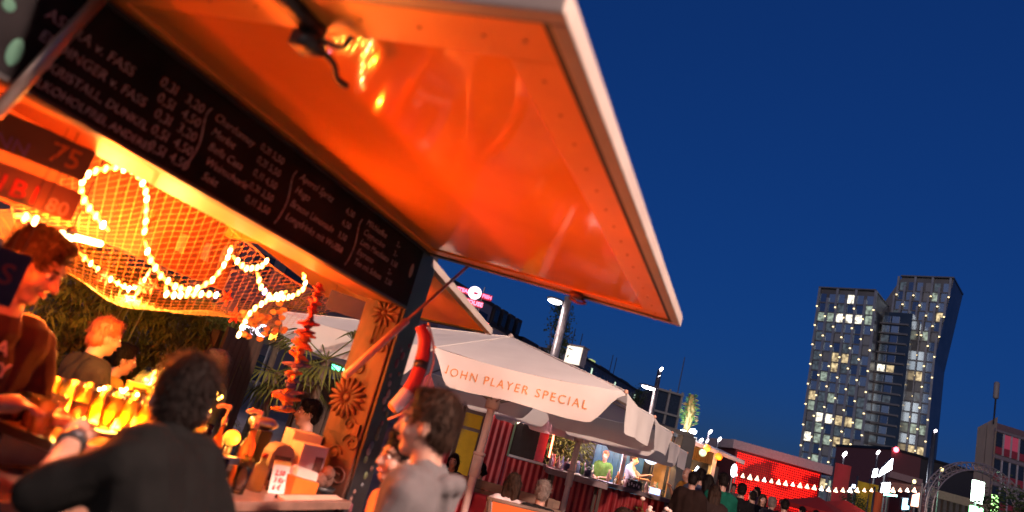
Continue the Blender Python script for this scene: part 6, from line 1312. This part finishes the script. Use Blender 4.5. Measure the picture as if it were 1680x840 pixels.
for k in range(4): x = 32 + k * 11; obj('lit_window', MB(SF).box((x, -.09, 12.0), (x + .45, -.052, 14.4)), glow((.55, .75, .55), .7), t); obj('roof_hut', MB(SF).box((x, 3, 15.36), (x + 5, 8, 16.6)), paint((.10, .10, .11), .7), t)
obj('sill_strip', MB(SF).box((27, -.3, 11.3), (75, -.091, 11.7)), paint((.3, .3, .34), .5), t); obj('roof_lamp', MB(SF).box((34, 1, 15.36), (35.5, 2, 16.0)), glow((.5, .6, .2), .4), t)
for x in (27.5, 30.5, 45, 47): obj('roof_aerial', MB(SF).tube([(x, 2, 15.3), (x, 2, 19)], .07, 5), M_DSTEEL, t)
c = at(1088, 672, 70); t = thing('scaffold_block', (c.x, c.y + 4, 0), 'narrow framed glass block right of the second street lamp', 'building')
zt_ = at(1092, 640, 70).z; obj('core', MB().box((c.x - 1.0, 70, 0), (c.x + 1.6, 76, zt_)), M_PANE, t)
for x in (-1.0, .3, 1.6): obj('mullion', MB().box((c.x + x - .1, 69.8, 0), (c.x + x + .1, 69.98, zt_ + .2)), M_GREY, t)
for k in range(6): obj('cross_bar', MB().box((c.x - 1.1, 69.6, zt_ - k * 2.2 - .2), (c.x + 1.7, 69.79, zt_ - k * 2.2)), M_GREY, t)
obj('aerial', MB().tube([(c.x + 1.4, 71, zt_), (c.x + 1.4, 71, zt_ + 4)], .05, 5), M_DSTEEL, t)
# lit white advertising box
c = at(944, 584, 60); t = thing('lit_ad_box', (c.x, c.y, 0), 'white lit box sign on a mast behind the parasol ridge', 'sign'); T = frame(c, math.radians(-35))
obj('lit_face', MB(T).box((-.75, -.42, -.8), (.75, -.40, .75)), glow((1.0, .93, .75), .55), t); obj('case', MB(T).box((-.8, -.39, -.85), (.8, .6, .8)), paint((.5, .4, .36), .6), t); obj('lid', MB(T).box((-.9, -.5, .805), (.9, .7, .9)), M_TRIM, t); obj('mast', MB().tube([(c.x, c.y, 0), (c.x, c.y, c.z - .85)], .15, 8), M_DSTEEL, t)
# neon roof sign
def neon(t, body, px, py, Y, size, col, s_, yaw=0.0, plate_=None):
    c = at(px, py, Y); T = frame(c, yaw); obj('neon_letters', text_mb(body, size, lambda p: T((p[0], -.12 - p[2], p[1])), .05, 0, 'CENTER', 1.05, .02), glow(col, s_), t)
    if plate_: obj('sign_plate', MB(T).box((-plate_ / 2, -.05, -.15), (plate_ / 2, .08, size * .95)), paint((.25, .02, .05), .5), t)
c = at(778, 500, 62); t = thing('neon_roof_sign', c - Vector((0, 0, 1.2)), 'pink neon STEAK FISH HOUSE roof sign with a white oval', 'sign')
neon(t, 'STEAK', 760, 479, 62, .44, (1.0, .16, .28), 1.6, math.radians(5), 1.25); neon(t, 'FISH', 798, 490, 62, .44, (1.0, .13, .25), 1.6, math.radians(5), 1.0); neon(t, 'HOUSE', 776, 500, 62, .52, (1.0, .18, .28), 1.6, math.radians(5), 1.6)
c = at(779, 481, 62); obj('oval', MB().lathe(c + Vector((0, -.1, 0)), [(.60, 0), (.62, .08), (.55, .16)], 20, (0, -1, 0)), glow((1.0, .80, .90), 1.0), t, True); obj('oval_motif', MB().ell(c + Vector((.1, -.30, -.05)), (.22, .03, .12), 10, 6), paint((.6, .1, .2), .5), t, True)
for px in (768, 786): p = at(px, 505, 62); obj('sign_leg', MB().tube([(p.x, p.y + .1, p.z - 1.4), (p.x, p.y + .1, p.z + 2.0)], .06, 6), M_DSTEEL, t)
lamp('neon_glow', at(778, 490, 59), 120, (1.0, .3, .4), t, .5)
def fsign(t0, t1, z0, z1, col, s_, label, words=None):
    t = thing('shop_sign', SF(((t0 + t1) / 2, -.3, z0)), label, 'sign'); obj('case', MB(SF).box((t0 - .1, -.32, z0 - .1), (t1 + .1, -.09, z1 + .1)), M_DSTEEL, t); obj('lit_face', MB(SF).box((t0, -.40, z0), (t1, -.33, z1)), glow(col, s_), t)
    if words: obj('lettering', text_mb(words, (z1 - z0) * .85, lambda p: SF((t0 + .2 + p[0], -.41 - p[2], z0 + .12 + p[1])), .01), paint((.2, .05, .1), .5), t)
fsign(-5.5, -.5, 11.2, 12.6, (1.0, .05, .07), 1.5, 'sloping red lit fascia under the steak house sign'); fsign(1.0, 7.0, 8.8, 10.0, (1.0, .75, .8), 1.4, 'pale pink lit sign across the dormer townhouse'); fsign(9, 18, 8.3, 9.6, (1.0, .55, .75), 1.6, 'pink to green lit sign on the lower townhouse')
def near_neon(px, py, Y, body, size, col, s_, label):
    c = at(px, py, Y); t = thing('neon_sign', (c.x, c.y + .3, 0), label, 'sign'); T = frame(c, math.radians(8)); obj('neon_letters', text_mb(body, size, lambda p: T((p[0], -.06 - p[2], p[1])), .03, 0, 'LEFT', 1.05, .012), glow(col, s_), t); w = size * .75 * len(body)
    obj('backing', MB(T).box((-.15, 0, -.2), (w, .15, size * .95)), M_BLACK, t); obj('post', MB().tube([(c.x + w / 2, c.y + .2, 0), (c.x + w / 2, c.y + .2, c.z)], .06, 6), M_DSTEEL, t)
near_neon(396, 543, 26, 'HOTEL', .62, (1.0, .75, .95), 9, 'white-pink neon HOTEL sign beyond the plank fence'); near_neon(440, 556, 24, 'MO', .50, (1.0, .45, .04), 5, 'amber neon sign half hidden by the parasol edge')
for px, py, lb in [(551, 603, 'tiny green neon squiggle under the parasol edge'), (574, 611, 'wider green neon squiggle right of the tiny one'), (589, 614, 'small pink neon squiggle right of the green ones')]:
    c = at(px, py, 22); t = thing('neon_squiggle', (c.x, c.y + .2, 0), lb, 'sign'); w = .14 if px < 560 else .24
    obj('neon_tube', MB().tube([c + Vector((-w + 2 * w * k / 24, 0, .08 * math.sin(k * 1.1) - .02 * k / 24)) for k in range(25)], .016, 6), glow((.1, 1.0, .4) if px < 580 else (1.0, .3, .5), 4), t, True)
    obj('backing', MB().box((c.x - w - .06, c.y + .03, c.z - .14), (c.x + w + .06, c.y + .1, c.z + .14)), M_BLACK, t); obj('post', MB().tube([(c.x, c.y + .15, 0), (c.x, c.y + .15, c.z)], .04, 6), M_DSTEEL, t)
